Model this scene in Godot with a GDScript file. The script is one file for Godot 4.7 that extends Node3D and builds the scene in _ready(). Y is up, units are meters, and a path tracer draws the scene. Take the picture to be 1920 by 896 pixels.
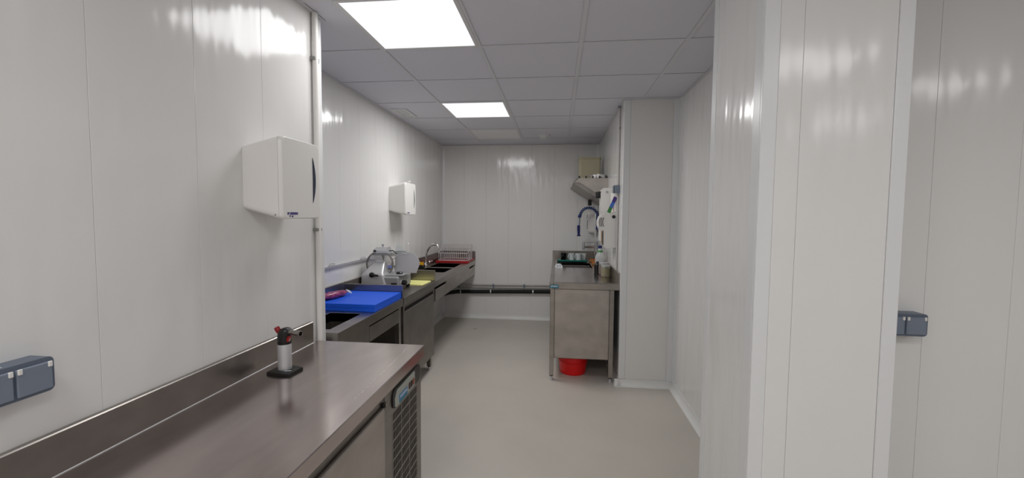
extends Node3D
# A narrow white-clad preparation kitchen seen from the room in front of it. Units are metres; d is the depth in front of the camera (z = -d).

const CEIL := 2.518

class Shape:
	# Collects triangles; every face is wound so that it looks along the given outward direction.
	var st := SurfaceTool.new()
	var group := 1
	func _init():
		st.begin(Mesh.PRIMITIVE_TRIANGLES)
	func tri(a: Vector3, b: Vector3, c: Vector3, out: Vector3, g := -1, ua := Vector2.ZERO, ub := Vector2.ZERO, uc := Vector2.ZERO) -> void:
		if (b - a).cross(c - a).dot(out) > 0.0:
			var t := b; b = c; c = t
			var u := ub; ub = uc; uc = u
		st.set_smooth_group(g if g >= 0 else 0xFFFFFFFF)
		st.set_uv(ua); st.add_vertex(a)
		st.set_uv(ub); st.add_vertex(b)
		st.set_uv(uc); st.add_vertex(c)
	func quad(a: Vector3, b: Vector3, c: Vector3, d: Vector3, out: Vector3, g := -1) -> void:
		tri(a, b, c, out, g)
		tri(a, c, d, out, g)
	func box(c: Vector3, size: Vector3, bev := 0.0015, xf := Transform3D()) -> Shape:
		var h := size / 2.0
		var b: float = min(bev, min(h.x, min(h.y, h.z)) * 0.49)
		var v := {}
		for sx in [-1, 1]:
			for sy in [-1, 1]:
				for sz in [-1, 1]:
					for a in 3:
						var p := Vector3(sx * (h.x - b), sy * (h.y - b), sz * (h.z - b))
						p[a] += b * [sx, sy, sz][a]
						v[[sx, sy, sz, a]] = xf * (c + p)
		var o := xf.basis
		for a in 3:
			var i := (a + 1) % 3
			var j := (a + 2) % 3
			for s in [-1, 1]:
				var k := []
				for q in [[-1, -1], [1, -1], [1, 1], [-1, 1]]:
					var e := [0, 0, 0, a]
					e[a] = s; e[i] = q[0]; e[j] = q[1]
					k.append(v[e])
				var n := Vector3.ZERO
				n[a] = s
				quad(k[0], k[1], k[2], k[3], o * n)
			# the edges that run along axis a
			for si in [-1, 1]:
				for sj in [-1, 1]:
					var k := []
					for q in [[-1, i], [1, i], [1, j], [-1, j]]:
						var e := [0, 0, 0, q[1]]
						e[a] = q[0]; e[i] = si; e[j] = sj
						k.append(v[e])
					var n := Vector3.ZERO
					n[i] = si; n[j] = sj
					quad(k[0], k[1], k[2], k[3], o * n)
		for sx in [-1, 1]:
			for sy in [-1, 1]:
				for sz in [-1, 1]:
					tri(v[[sx, sy, sz, 0]], v[[sx, sy, sz, 1]], v[[sx, sy, sz, 2]], o * Vector3(sx, sy, sz))
		return self
	# box from its two corners, in scene terms: x, y, depth
	func span(x0: float, x1: float, y0: float, y1: float, d0: float, d1: float, bev := 0.0015) -> Shape:
		return box(Vector3((x0 + x1) / 2, (y0 + y1) / 2, -(d0 + d1) / 2), Vector3(abs(x1 - x0), abs(y1 - y0), abs(d1 - d0)), bev)
	func tube(path: Array, r, segs := 10, closed := false) -> Shape:
		group += 1
		var n := path.size()
		var rings := []
		var up := Vector3.UP
		var t0: Vector3 = (path[1] - path[0]).normalized()
		if abs(t0.dot(up)) > 0.9:
			up = Vector3.RIGHT
		for i in n:
			var a: Vector3 = path[(i - 1 + n) % n] if closed or i > 0 else path[i]
			var b: Vector3 = path[(i + 1) % n] if closed or i < n - 1 else path[i]
			var t := (b - a).normalized()
			up = (up - t * up.dot(t)).normalized()
			var side := t.cross(up)
			var rad: float = r[i] if r is Array else r
			var ring := []
			for k in segs:
				var f := TAU * k / segs
				ring.append(path[i] + (up * cos(f) + side * sin(f)) * rad)
			rings.append(ring)
		for i in (n if closed else n - 1):
			var j := (i + 1) % n
			var mid: Vector3 = (path[i] + path[j]) / 2.0
			for k in segs:
				var l := (k + 1) % segs
				quad(rings[i][k], rings[i][l], rings[j][l], rings[j][k], (rings[i][k] + rings[j][l]) / 2.0 - mid, group)
		if not closed:
			for k in range(1, segs - 1):
				tri(rings[0][0], rings[0][k], rings[0][k + 1], path[0] - path[1])
				tri(rings[n - 1][0], rings[n - 1][k], rings[n - 1][k + 1], path[n - 1] - path[n - 2])
		return self
	# profile of (radius, height) run so that the outside lies to its right
	func lathe(prof: Array, segs := 24, xf := Transform3D()) -> Shape:
		group += 1
		for i in prof.size() - 1:
			var a: Vector2 = prof[i]
			var b: Vector2 = prof[i + 1]
			if i > 0:
				var w: Vector2 = prof[i - 1]
				if absf((a - w).angle_to(b - a)) > 0.6:
					group += 1
			var n2 := Vector2(b.y - a.y, a.x - b.x)
			for k in segs:
				var f := TAU * k / segs
				var g := TAU * ((k + 1) % segs) / segs
				var m := TAU * (k + 0.5) / segs
				var p := [Vector3(a.x * cos(f), a.y, a.x * sin(f)), Vector3(a.x * cos(g), a.y, a.x * sin(g)), Vector3(b.x * cos(g), b.y, b.x * sin(g)), Vector3(b.x * cos(f), b.y, b.x * sin(f))]
				var o := xf.basis * Vector3(n2.x * cos(m), n2.y, n2.x * sin(m))
				if a.x > 1e-6:
					tri(xf * p[0], xf * p[1], xf * p[2], o, group)
				if b.x > 1e-6:
					tri(xf * p[0], xf * p[2], xf * p[3], o, group)
		return self
	# outline in the xy plane of xf, pushed out from z0 to z1
	func prism(poly: PackedVector2Array, z0: float, z1: float, xf := Transform3D(), smooth := false) -> Shape:
		group += 1
		if Geometry2D.is_polygon_clockwise(poly):
			poly = poly.duplicate()
			poly.reverse()
		var n := poly.size()
		for i in n:
			var a := poly[i]
			var b := poly[(i + 1) % n]
			var e := b - a
			quad(xf * Vector3(a.x, a.y, z0), xf * Vector3(b.x, b.y, z0), xf * Vector3(b.x, b.y, z1), xf * Vector3(a.x, a.y, z1), xf.basis * Vector3(e.y, -e.x, 0), group if smooth else -1)
		var t := Geometry2D.triangulate_polygon(poly)
		for i in range(0, t.size(), 3):
			for z in [[z0, -1.0], [z1, 1.0]]:
				tri(xf * Vector3(poly[t[i]].x, poly[t[i]].y, z[0]), xf * Vector3(poly[t[i + 1]].x, poly[t[i + 1]].y, z[0]), xf * Vector3(poly[t[i + 2]].x, poly[t[i + 2]].y, z[0]), xf.basis * Vector3(0, 0, z[1] * signf(z1 - z0)))
		return self
	# rings of equal size joined into one skin, capped at both ends
	func loft(rings: Array, smooth := true, caps := true) -> Shape:
		group += 1
		var n: int = rings[0].size()
		var mids := []
		for r in rings:
			var m := Vector3.ZERO
			for p in r:
				m += p
			mids.append(m / n)
		for i in rings.size() - 1:
			for k in n:
				var l := (k + 1) % n
				var c: Vector3 = (rings[i][k] + rings[i][l] + rings[i + 1][k] + rings[i + 1][l]) / 4.0
				quad(rings[i][k], rings[i][l], rings[i + 1][l], rings[i + 1][k], c - (mids[i] + mids[i + 1]) / 2.0, group if smooth else -1)
		if caps:
			var last := rings.size() - 1
			for k in n:
				var l := (k + 1) % n
				tri(mids[0], rings[0][k], rings[0][l], mids[0] - mids[1])
				tri(mids[last], rings[last][k], rings[last][l], mids[last] - mids[last - 1])
		return self
	func ball(c: Vector3, r: Vector3, segs := 14) -> Shape:
		var prof := []
		for i in segs / 2 + 1:
			var f := -PI / 2 + PI * i / (segs / 2)
			prof.append(Vector2(maxf(cos(f), 0.0), sin(f)))
		group += 1
		return lathe(prof, segs, Transform3D(Basis.from_scale(r), c))
	func mesh(m: Material) -> ArrayMesh:
		st.generate_normals()
		var a := st.commit()
		a.surface_set_material(0, m)
		return a

var M := {}
var names := {}

func numbered(called: String) -> String:
	if not names.has(called):
		names[called] = 0
		return called
	names[called] += 1
	return "%s_%03d" % [called, names[called]]

func thing(called: String, label: String, category: String, at := Vector3.ZERO, group := "") -> Node3D:
	var o := Node3D.new()
	o.name = numbered(called)
	add_child(o, true)
	o.position = at
	tag(o, label, category, group)
	return o

func tag(o: Node, label: String, category: String, group := "") -> void:
	o.set_meta("label", label)
	o.set_meta("category", category)
	if group:
		o.set_meta("group", group)

func kid(parent: Node3D, called: String) -> String:
	var n := called
	var i := 0
	while parent.has_node(NodePath(n)):
		i += 1
		n = "%s_%03d" % [called, i]
	return n

# a part in the thing's own coordinates
func part(parent: Node3D, called: String, s: Shape, m: Material, at := Vector3.ZERO) -> MeshInstance3D:
	return copy(parent, called, s.mesh(m), at)

func copy(parent: Node3D, called: String, mesh: Mesh, at := Vector3.ZERO) -> MeshInstance3D:
	var o := MeshInstance3D.new()
	o.mesh = mesh
	o.name = kid(parent, called)
	parent.add_child(o, true)
	o.position = at
	return o

# a part whose shape was given in scene coordinates
func put(parent: Node3D, called: String, s: Shape, m: Material) -> MeshInstance3D:
	var o := part(parent, called, s, m)
	var p := Vector3.ZERO
	var q: Node = parent
	while q != self:
		p += q.position
		q = q.get_parent()
	o.position = -p
	return o

func single(called: String, s: Shape, m: Material, label: String, category: String, group := "") -> MeshInstance3D:
	var o := MeshInstance3D.new()
	o.mesh = s.mesh(m)
	o.name = numbered(called)
	add_child(o, true)
	tag(o, label, category, group)
	return o

func struct(called: String, s: Shape, m: Material) -> MeshInstance3D:
	var o := MeshInstance3D.new()
	o.mesh = s.mesh(m)
	o.name = called
	add_child(o, true)
	o.set_meta("kind", "structure")
	return o

func V(x: float, y: float, d: float) -> Vector3:
	return Vector3(x, y, -d)

func mat(key: String, c: Color, rough := 0.5, metal := 0.0) -> StandardMaterial3D:
	var m := StandardMaterial3D.new()
	m.resource_name = key
	m.albedo_color = c
	m.roughness = rough
	m.metallic = metal
	M[key] = m
	return m

func noise_tex(seed_: int, freq: float, w: int, h: int, lo := 0.0, hi := 1.0, octaves := 4) -> ImageTexture:
	var n := FastNoiseLite.new()
	n.seed = seed_
	n.frequency = freq
	n.fractal_octaves = octaves
	var im := n.get_seamless_image(w, h)
	im.convert(Image.FORMAT_RGB8)
	for y in h:
		for x in w:
			var v := lerpf(lo, hi, im.get_pixel(x, y).r)
			im.set_pixel(x, y, Color(v, v, v))
	return ImageTexture.create_from_image(im)

func tri_bump(m: StandardMaterial3D, t: Texture2D, depth_cm: float) -> void:
	m.heightmap_enabled = true
	m.heightmap_texture = t
	m.heightmap_scale = depth_cm

func triplanar(m: StandardMaterial3D, scale: Vector3) -> void:
	m.uv1_triplanar = true
	m.uv1_world_triplanar = true
	m.uv1_scale = scale
	m.uv1_triplanar_sharpness = 8.0

func rr(w: float, h: float, r: float, n := 4, c := Vector2.ZERO) -> PackedVector2Array:
	var p := PackedVector2Array()
	for q in [[1, 1, 0.0], [-1, 1, PI / 2], [-1, -1, PI], [1, -1, PI * 1.5]]:
		for i in n + 1:
			var f: float = q[2] + PI / 2 * i / n
			p.append(c + Vector2(q[0] * (w / 2 - r) + r * cos(f), q[1] * (h / 2 - r) + r * sin(f)))
	return p

# transforms that lay the xy outline of a prism onto a plane: facing +x (u runs towards the camera side -> -d), or facing the camera
func facing_x(x: float, y: float, d: float) -> Transform3D:
	return Transform3D(Basis(Vector3(0, 0, -1), Vector3(0, 1, 0), Vector3(1, 0, 0)), V(x, y, d))

func facing_cam(x: float, y: float, d: float) -> Transform3D:
	return Transform3D(Basis(), V(x, y, d))

func materials() -> void:
	var streak := noise_tex(3, 0.012, 256, 256, 0.0, 1.0, 3)
	var fine := noise_tex(5, 0.05, 256, 256)
	var patch := noise_tex(9, 0.01, 256, 256, 0.9, 1.0)
	var brushed := noise_tex(12, 0.06, 256, 256, 0.55, 1.0)
	# wall cladding: glossy white plastic that is slightly wavy, in tall soft ripples
	var w := mat("cladding", Color(0.905, 0.902, 0.895), 0.14)
	triplanar(w, Vector3(1.8, 0.45, 1.8))
	tri_bump(w, streak, 0.26)
	var tr := mat("trim_plastic", Color(0.895, 0.898, 0.9), 0.28)
	mat("cove_plastic", Color(0.9, 0.9, 0.89), 0.3)
	var ti := mat("ceiling_tile", Color(0.86, 0.86, 0.895), 0.95)
	triplanar(ti, Vector3(9, 9, 9))
	tri_bump(ti, fine, 0.03)
	mat("ceiling_rail", Color(0.85, 0.85, 0.87), 0.7)
	mat("clip_grey", Color(0.55, 0.55, 0.54), 0.45)
	mat("lamp_cover", Color(0.92, 0.92, 0.93), 0.4)
	mat("lamp_frame", Color(0.86, 0.86, 0.86), 0.5)
	var f := mat("floor_resin", Color(0.775, 0.75, 0.715), 0.3)
	triplanar(f, Vector3(0.5, 0.5, 0.5))
	f.albedo_texture = noise_tex(21, 0.012, 256, 256, 0.965, 1.0)
	f.roughness = 0.42
	tri_bump(f, noise_tex(22, 0.03, 256, 256), 0.06)
	for k in [["steel", 0.68, 0.3], ["steel_dark", 0.62, 0.4], ["steel_door", 0.76, 0.42]]:
		var s := mat(k[0], Color(k[1], k[1] * 0.965, k[1] * 0.93), k[2], 1.0)
		triplanar(s, Vector3(1.4, 2.0, 1.4))
		s.albedo_texture = patch
		tri_bump(s, brushed, 0.0012)
	var tp := mat("steel_top", Color(0.80, 0.76, 0.745), 0.2, 1.0)
	triplanar(tp, Vector3(3.0, 3.0, 0.8))
	tp.albedo_texture = noise_tex(31, 0.012, 256, 256, 0.93, 1.0)
	tri_bump(tp, brushed, 0.0008)
	mat("alu", Color(0.80, 0.80, 0.81), 0.42, 0.55)
	mat("alu_paint", Color(0.66, 0.66, 0.67), 0.42, 0.4)
	mat("chrome", Color(0.86, 0.86, 0.86), 0.08, 1.0)
	mat("blade_steel", Color(0.8, 0.8, 0.8), 0.12, 1.0)
	mat("black_plastic", Color(0.05, 0.05, 0.055), 0.35)
	mat("rubber", Color(0.045, 0.045, 0.045), 0.7)
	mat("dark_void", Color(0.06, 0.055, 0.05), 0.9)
	mat("white_plastic", Color(0.93, 0.92, 0.905), 0.32)
	mat("white_gloss", Color(0.9, 0.89, 0.875), 0.2)
	mat("grey_plastic", Color(0.47, 0.51, 0.57), 0.4)
	mat("slate_plastic", Color(0.37, 0.41, 0.47), 0.38)
	mat("window_blue", Color(0.06, 0.13, 0.23), 0.15)
	mat("window_grey", Color(0.35, 0.38, 0.38), 0.25)
	mat("label_violet", Color(0.30, 0.28, 0.52), 0.5)
	mat("label_teal", Color(0.10, 0.46, 0.55), 0.35)
	mat("label_blue", Color(0.22, 0.50, 0.72), 0.35)
	mat("label_white", Color(0.85, 0.88, 0.9), 0.5)
	mat("panel_grey", Color(0.66, 0.68, 0.65), 0.4)
	mat("orange_light", Color(0.62, 0.30, 0.20), 0.4)
	mat("maroon", Color(0.28, 0.10, 0.09), 0.4)
	mat("red_plastic", Color(0.92, 0.05, 0.06), 0.35)
	mat("red_torch", Color(0.55, 0.07, 0.09), 0.35)
	mat("red_tray", Color(0.66, 0.10, 0.12), 0.4)
	var bl := mat("blue_board", Color(0.01, 0.36, 0.91), 0.5)
	triplanar(bl, Vector3(3, 3, 3))
	tri_bump(bl, fine, 0.01)
	mat("blue_hose", Color(0.10, 0.22, 0.52), 0.35)
	mat("blue_handle", Color(0.05, 0.09, 0.38), 0.35)
	mat("teal_tray", Color(0.05, 0.42, 0.37), 0.35)
	mat("yellow_cloth", Color(0.88, 0.87, 0.56), 0.9)
	mat("yellow_sponge", Color(0.90, 0.66, 0.05), 0.9)
	mat("orange_sponge", Color(0.80, 0.42, 0.10), 0.85)
	mat("wood_tan", Color(0.66, 0.50, 0.34), 0.6)
	mat("beige_tub", Color(0.68, 0.655, 0.55), 0.4)
	var pb := mat("pink_bag", Color(0.78, 0.34, 0.57), 0.25)
	triplanar(pb, Vector3(8, 8, 8))
	pb.albedo_texture = noise_tex(41, 0.03, 128, 128, 0.5, 1.0)
	mat("ceramic_white", Color(0.85, 0.87, 0.88), 0.15)
	mat("ceramic_black", Color(0.02, 0.02, 0.025), 0.15)
	mat("food_olive", Color(0.50, 0.47, 0.27), 0.6)
	mat("food_brown", Color(0.36, 0.19, 0.10), 0.6)
	mat("white_wire", Color(0.88, 0.86, 0.86), 0.35)
	mat("pale_pipe", Color(0.72, 0.71, 0.70), 0.4)
	mat("sticker_violet", Color(0.27, 0.18, 0.50), 0.4)
	mat("sticker_blue", Color(0.24, 0.42, 0.74), 0.4)
	mat("sticker_green", Color(0.22, 0.50, 0.24), 0.4)
	mat("sticker_pink", Color(0.72, 0.50, 0.50), 0.5)
	var g := mat("glass", Color(0.95, 0.97, 0.96, 0.12), 0.04)
	g.transparency = BaseMaterial3D.TRANSPARENCY_ALPHA
	var cp := mat("clear_plastic", Color(0.92, 0.94, 0.94, 0.42), 0.08)
	cp.transparency = BaseMaterial3D.TRANSPARENCY_ALPHA
	var d := mat("lamp_glow", Color(0.9, 0.9, 0.9), 0.5)
	d.emission_enabled = true
	d.emission = Color(0.96, 0.97, 1.0)
	d.emission_energy_multiplier = 0.9

func _ready() -> void:
	# --- camera: fitted to the ceiling grid and the corners of the room
	var cam := Camera3D.new()
	cam.name = "camera"
	var rx := Vector3(0.994046, 0.008571, -0.108625)
	var ry := Vector3(-0.014612, 0.998383, -0.054941)
	var rz := -Vector3(-0.107979, -0.056202, -0.992563)
	cam.transform = Transform3D(Basis(rx, ry, rz).orthonormalized(), Vector3(0, 1.513, 0))
	cam.fov = rad_to_deg(2.0 * atan(448.0 / 785.5))
	cam.near = 0.05
	cam.far = 60.0
	add_child(cam)
	cam.current = true
	var we := WorldEnvironment.new()
	we.name = "world"
	var env := Environment.new()
	env.background_mode = Environment.BG_COLOR
	env.background_color = Color(0.1, 0.1, 0.1)
	env.tonemap_mode = Environment.TONE_MAPPER_LINEAR
	env.tonemap_exposure = 1.0
	env.sdfgi_enabled = true
	env.ssao_enabled = true
	env.ssil_enabled = true
	we.environment = env
	add_child(we)
	materials()
	lights()
	setting()
	near_counter()
	far_counter()
	right_counter()
	wall_things()
	small_things()

# ------------------------------------------------------------------ lamps
func lights() -> void:
	# square panels in the ceiling grid: [west edge, depth of the near edge, energy, label]
	var spots := [
		[-1.08, 1.93, 0.7, "large lit square ceiling panel nearest the viewer, by the tall white corner trim"],
		[-1.08, 3.73, 1.72, "lit square ceiling panel farther back in the corridor, just before the unlit one"],
		[-1.08, -0.47, 1.1, "lit square ceiling panel over the steel counter in the front room"],
		[0.12, -0.47, 0.85, "lit square ceiling panel right above the viewer in the front room"],
		[1.32, -0.47, 0.45, "lit square ceiling panel mirrored in the white pillar"],
		[2.52, -0.47, 0.52, "lit square ceiling panel mirrored in the far right wall"],
		[-1.08, -2.27, 0.8, "lit square ceiling panel behind the viewer on the counter side"],
		[0.72, -2.27, 0.58, "lit square ceiling panel behind the viewer in mid room"],
		[2.52, -2.27, 0.58, "lit square ceiling panel behind the viewer on the open side"],
	]
	for s in spots:
		lamp(s[0] + 0.3, s[1] + 0.3, s[3], s[2])
	lamp(-0.78, 5.23, "unlit pale square ceiling panel near the back wall", 0.0)

func lamp(x: float, d: float, label: String, power: float) -> void:
	var lit := power > 0.0
	var o := thing("ceiling_light" if lit else "ceiling_panel", label, "ceiling light", V(x, CEIL, d), "square ceiling light panels")
	var f := Shape.new()
	for s in [-1, 1]:
		f.box(Vector3(s * 0.287, 0.004, 0), Vector3(0.02, 0.014, 0.594), 0.001)
		f.box(Vector3(0, 0.004, s * 0.287), Vector3(0.554, 0.014, 0.02), 0.001)
	part(o, "frame", f, M.lamp_frame)
	part(o, "diffuser", Shape.new().box(Vector3(0, 0.004, 0), Vector3(0.556, 0.008, 0.556), 0.001), M.lamp_glow if lit else M.lamp_cover)
	if lit:
		var l := AreaLight3D.new()
		l.name = "light"
		l.area_size = Vector2(0.55, 0.55)
		l.area_normalize_energy = true
		l.light_energy = power
		l.light_color = Color(1.0, 0.995, 0.99)
		l.area_range = 14.0
		l.shadow_enabled = true
		o.add_child(l, true)
		l.position = Vector3(0, -0.008, 0)
		l.rotation = Vector3(-PI / 2, 0, 0)

# ------------------------------------------------------------------ the room
# Panels along a run: face "x+" / "x-" / "cam" / "back"; a list of cuts gives the joints.
func panels(parent: Node3D, face: String, at: float, cuts: Array, y0: float, y1: float) -> void:
	for i in cuts.size() - 1:
		var a: float = cuts[i] + 0.0004
		var b: float = cuts[i + 1] - 0.0004
		var s := Shape.new()
		if face == "x+":
			s.span(at - 0.01, at, y0, y1, a, b, 0.0007)
		elif face == "x-":
			s.span(at, at + 0.01, y0, y1, a, b, 0.0007)
		else:
			s.span(a, b, y0, y1, at, at + 0.01, 0.0007)
		put(parent, "wall_panel", s, M.cladding)

func run(a: float, b: float, step: float) -> Array:
	var r := []
	var v := a
	while v < b - 0.02:
		r.append(v)
		v += step
	r.append(b)
	return r

# skirting with a hollow front, along x (facing the camera) or along d (facing +x or -x)
func cove(along: String, at: float, a: float, b: float, out: float) -> Shape:
	var s := Shape.new()
	var h := 0.06
	var k := 0.04
	var prof := PackedVector2Array([Vector2(0, 0), Vector2(k, 0), Vector2(k, 0.004)])
	for i in range(1, 6):
		var f := PI / 2 * i / 6.0
		prof.append(Vector2(k - (k - 0.004) * sin(f), 0.004 + (h - 0.004) * (1 - cos(f))))
	prof.append(Vector2(0.004, h))
	prof.append(Vector2(0, h))
	if along == "x":  # wall at depth `at`, the profile grows towards the camera
		s.prism(prof, a, b, Transform3D(Basis(Vector3(0, 0, 1), Vector3(0, 1, 0), Vector3(1, 0, 0)), V(0, 0, at)))
	else:
		s.prism(prof, a, b, Transform3D(Basis(Vector3(out, 0, 0), Vector3(0, 1, 0), Vector3(0, 0, -1)), V(at, 0, 0)))
	return s

func setting() -> void:
	var top := 2.545
	var floor_ := struct("floor", Shape.new().span(-1.9, 4.4, -0.12, 0, -3.2, 6.3), M.floor_resin)
	put(floor_, "floor_stain", Shape.new().prism(PackedVector2Array([Vector2(-0.03, 0), Vector2(-0.01, 0.012), Vector2(0.025, 0.008), Vector2(0.03, -0.006), Vector2(0, -0.012)]), 0, 0.0006, Transform3D(Basis(Vector3.RIGHT, Vector3(0, 0, -1), Vector3.UP), V(-1.075, 0, 5.43))), M.steel_dark)
	# ceiling: slab, rails and the tiles that show; plain boards where the picture never looks
	var ceil := struct("ceiling", Shape.new().span(-1.9, 4.4, 2.56, 2.7, -3.2, 6.3), M.ceiling_tile)
	put(ceil, "ceiling_board", Shape.new().span(-1.3, 4.3, 2.523, 2.537, -3.1, 1.33), M.ceiling_tile)
	put(ceil, "ceiling_board", Shape.new().span(1.32, 4.3, 2.523, 2.537, 1.33, 2.2), M.ceiling_tile)
	var lit := {[0, 0]: 1, [0, 3]: 1, [0, 5]: 1}
	for c in range(-1, 4):
		for r in range(-1, 7):
			if lit.has([c, r]):
				continue
			var x0 := -1.08 + 0.6 * c
			var d0 := 1.93 + 0.6 * r
			if (c == 2 and r > 3) or (c >= 3 and r > 3):
				if c >= 3 or d0 > 3.9 and x0 > 0.56:
					continue
			put(ceil, "ceiling_tile", Shape.new().span(x0 + 0.003, x0 + 0.597, 2.5222, 2.536, d0 + 0.003, minf(d0 + 0.597, 6.02), 0.002), M.ceiling_tile)
	for c in range(-1, 5):
		var x := -1.08 + 0.6 * c
		put(ceil, "ceiling_rail", Shape.new().span(x - 0.012, x + 0.012, 2.518, 2.5205, 1.32, 6.02 if c < 3 else 3.76, 0.0004), M.ceiling_rail)
	for r in range(-1, 8):
		var d := 1.93 + 0.6 * r
		if d < 6.02:
			put(ceil, "ceiling_rail", Shape.new().span(-1.69, 0.563 if d > 3.77 else 1.32, 2.5182, 2.5207, d - 0.012, d + 0.012, 0.0004), M.ceiling_rail)
	# near left wall, a thick block the corridor steps back behind
	var w := struct("wall_left", Shape.new().span(-1.84, -1.253, 0, top, -3.0, 2.11), M.cladding)
	put(w, "wall_panel", Shape.new().span(-1.253, -1.243, 0, top, -3.0, -0.33), M.cladding)
	panels(w, "x+", -1.243, run(-0.33, 2.058, 0.333), 0, top)
	var t := struct("trim_1", Shape.new().span(-1.262, -1.239, 0, 2.517, 2.058, 2.114, 0.002), M.trim_plastic)
	put(t, "screw_cap", Shape.new().lathe([Vector2(0.006, 0), Vector2(0.005, 0.002), Vector2(0, 0.0025)], 10, Transform3D(Basis(Vector3(0, 0, 1), Vector3(1, 0, 0), Vector3(0, 1, 0)), V(-1.239, 2.29, 2.085))), M.grey_plastic)
	# corridor: far left wall
	w = struct("wall_far_left", Shape.new().span(-1.84, -1.70, 0, top, 2.11, 6.17), M.cladding)
	panels(w, "x+", -1.69, run(2.112, 6.02, 0.333), 0, top)
	# back wall
	w = struct("wall_back", Shape.new().span(-1.84, 1.2, 0, top, 6.03, 6.17), M.cladding)
	panels(w, "cam", 6.02, run(-1.69, 0.563, 0.3275), 0, top)
	struct("trim_2", Shape.new().prism(PackedVector2Array([Vector2(0, 0), Vector2(0.04, 0), Vector2(0.012, 0.012), Vector2(0, 0.04)]), 0.06, 2.517, Transform3D(Basis(Vector3(1, 0, 0), Vector3(0, 0, 1), Vector3(0, 1, 0)), V(-1.69, 0, 6.02))), M.trim_plastic)
	struct("trim_3", Shape.new().prism(PackedVector2Array([Vector2(0, 0), Vector2(0.04, 0), Vector2(0.012, 0.012), Vector2(0, 0.04)]), 1.05, 2.517, Transform3D(Basis(Vector3(-1, 0, 0), Vector3(0, 0, 1), Vector3(0, 1, 0)), V(0.563, 0, 6.02))), M.trim_plastic)
	# right wall of the corridor and the face of the block that ends it
	w = struct("wall_right", Shape.new().span(0.573, 1.2, 0, top, 3.775, 6.03), M.cladding)
	panels(w, "x-", 0.563, run(3.82, 6.02, 0.333), 0, top)
	panels(w, "cam", 3.765, [0.616, 0.972, 1.03], 0, top)
	struct("trim_4", Shape.new().span(0.560, 0.6155, 0.06, 2.517, 3.762, 3.7745, 0.002), M.trim_plastic)
	struct("trim_5", Shape.new().span(0.560, 0.5725, 0.06, 2.517, 3.7748, 3.8195, 0.002), M.trim_plastic)
	struct("trim_6", Shape.new().prism(PackedVector2Array([Vector2(0, 0), Vector2(0.055, 0), Vector2(0.05, 0.004), Vector2(0.016, 0.016), Vector2(0.004, 0.05), Vector2(0, 0.055)]), 0.06, 2.517, Transform3D(Basis(Vector3(-1, 0, 0), Vector3(0, 0, 1), Vector3(0, 1, 0)), V(1.03, 0, 3.765))), M.trim_plastic)
	# alcove wall
	w = struct("wall_alcove", Shape.new().span(1.04, 1.2, 0, top, 1.84, 3.775), M.cladding)
	panels(w, "x-", 1.03, run(1.845, 3.765, 0.64), 0, top)
	# white pillar at the end of the partition
	w = struct("wall_pillar", Shape.new().span(0.64, 1.04, 0, top, 1.415, 1.84), M.cladding)
	panels(w, "cam", 1.405, [0.673, 0.743, 1.006], 0, top)
	panels(w, "x-", 0.63, [1.465, 1.537, 1.80], 0, top)
	struct("trim_7", Shape.new().span(0.627, 0.6725, 0, 2.517, 1.402, 1.4145, 0.002), M.trim_plastic)
	struct("trim_8", Shape.new().span(0.627, 0.6395, 0, 2.517, 1.4148, 1.4645, 0.002), M.trim_plastic)
	struct("trim_9", Shape.new().span(0.627, 0.6395, 0, 2.517, 1.8005, 1.845, 0.002), M.trim_plastic)
	struct("trim_10", Shape.new().span(1.0065, 1.05, 0, 2.517, 1.402, 1.4145, 0.002), M.trim_plastic)
	struct("trim_11", Shape.new().span(1.0375, 1.05, 0, 2.517, 1.4148, 1.46, 0.002), M.trim_plastic)
	# partition to its right, and the unseen sides of the front room
	w = struct("wall_partition", Shape.new().span(1.04, 4.3, 0, top, 1.71, 1.84), M.cladding)
	panels(w, "cam", 1.70, [1.074, 1.359, 1.644, 1.929, 2.214, 2.50, 2.786, 3.07], 0, top)
	struct("wall_room_side", Shape.new().span(4.2, 4.3, 0, top, -3.1, 1.71), M.cladding)
	struct("wall_room_rear", Shape.new().span(-1.84, 4.3, 0, top, -3.15, -3.0), M.cladding)
	# skirting
	struct("baseboard_back", cove("x", 6.02, -1.65, 0.56, 0), M.cove_plastic)
	struct("baseboard_left", cove("d", -1.69, 2.13, 6.02, 1), M.cove_plastic)
	struct("baseboard_right", cove("x", 3.762, 0.525, 1.03, 0), M.cove_plastic)
	struct("baseboard_corridor", cove("d", 0.56, 3.725, 6.0, -1), M.cove_plastic)
	struct("baseboard_alcove", cove("d", 1.03, 1.85, 3.762, -1), M.cove_plastic)
	# edge strips where the ceiling meets the walls
	struct("trim_12", Shape.new().span(-1.69, -1.67, 2.5165, 2.519, 2.11, 6.02, 0.0004), M.ceiling_rail)
	struct("trim_13", Shape.new().span(-1.243, -1.223, 2.5165, 2.519, 0.5, 2.13, 0.0004), M.ceiling_rail)
	struct("trim_14", Shape.new().span(-1.67, 0.543, 2.5165, 2.519, 6.0, 6.02, 0.0004), M.ceiling_rail)
	struct("trim_15", Shape.new().span(0.543, 0.563, 2.5165, 2.519, 3.765, 6.0, 0.0004), M.ceiling_rail)
	struct("trim_16", Shape.new().span(0.543, 1.01, 2.5165, 2.519, 3.742, 3.762, 0.0004), M.ceiling_rail)
	struct("trim_17", Shape.new().span(1.01, 1.03, 2.5165, 2.519, 1.845, 3.762, 0.0004), M.ceiling_rail)

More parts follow.
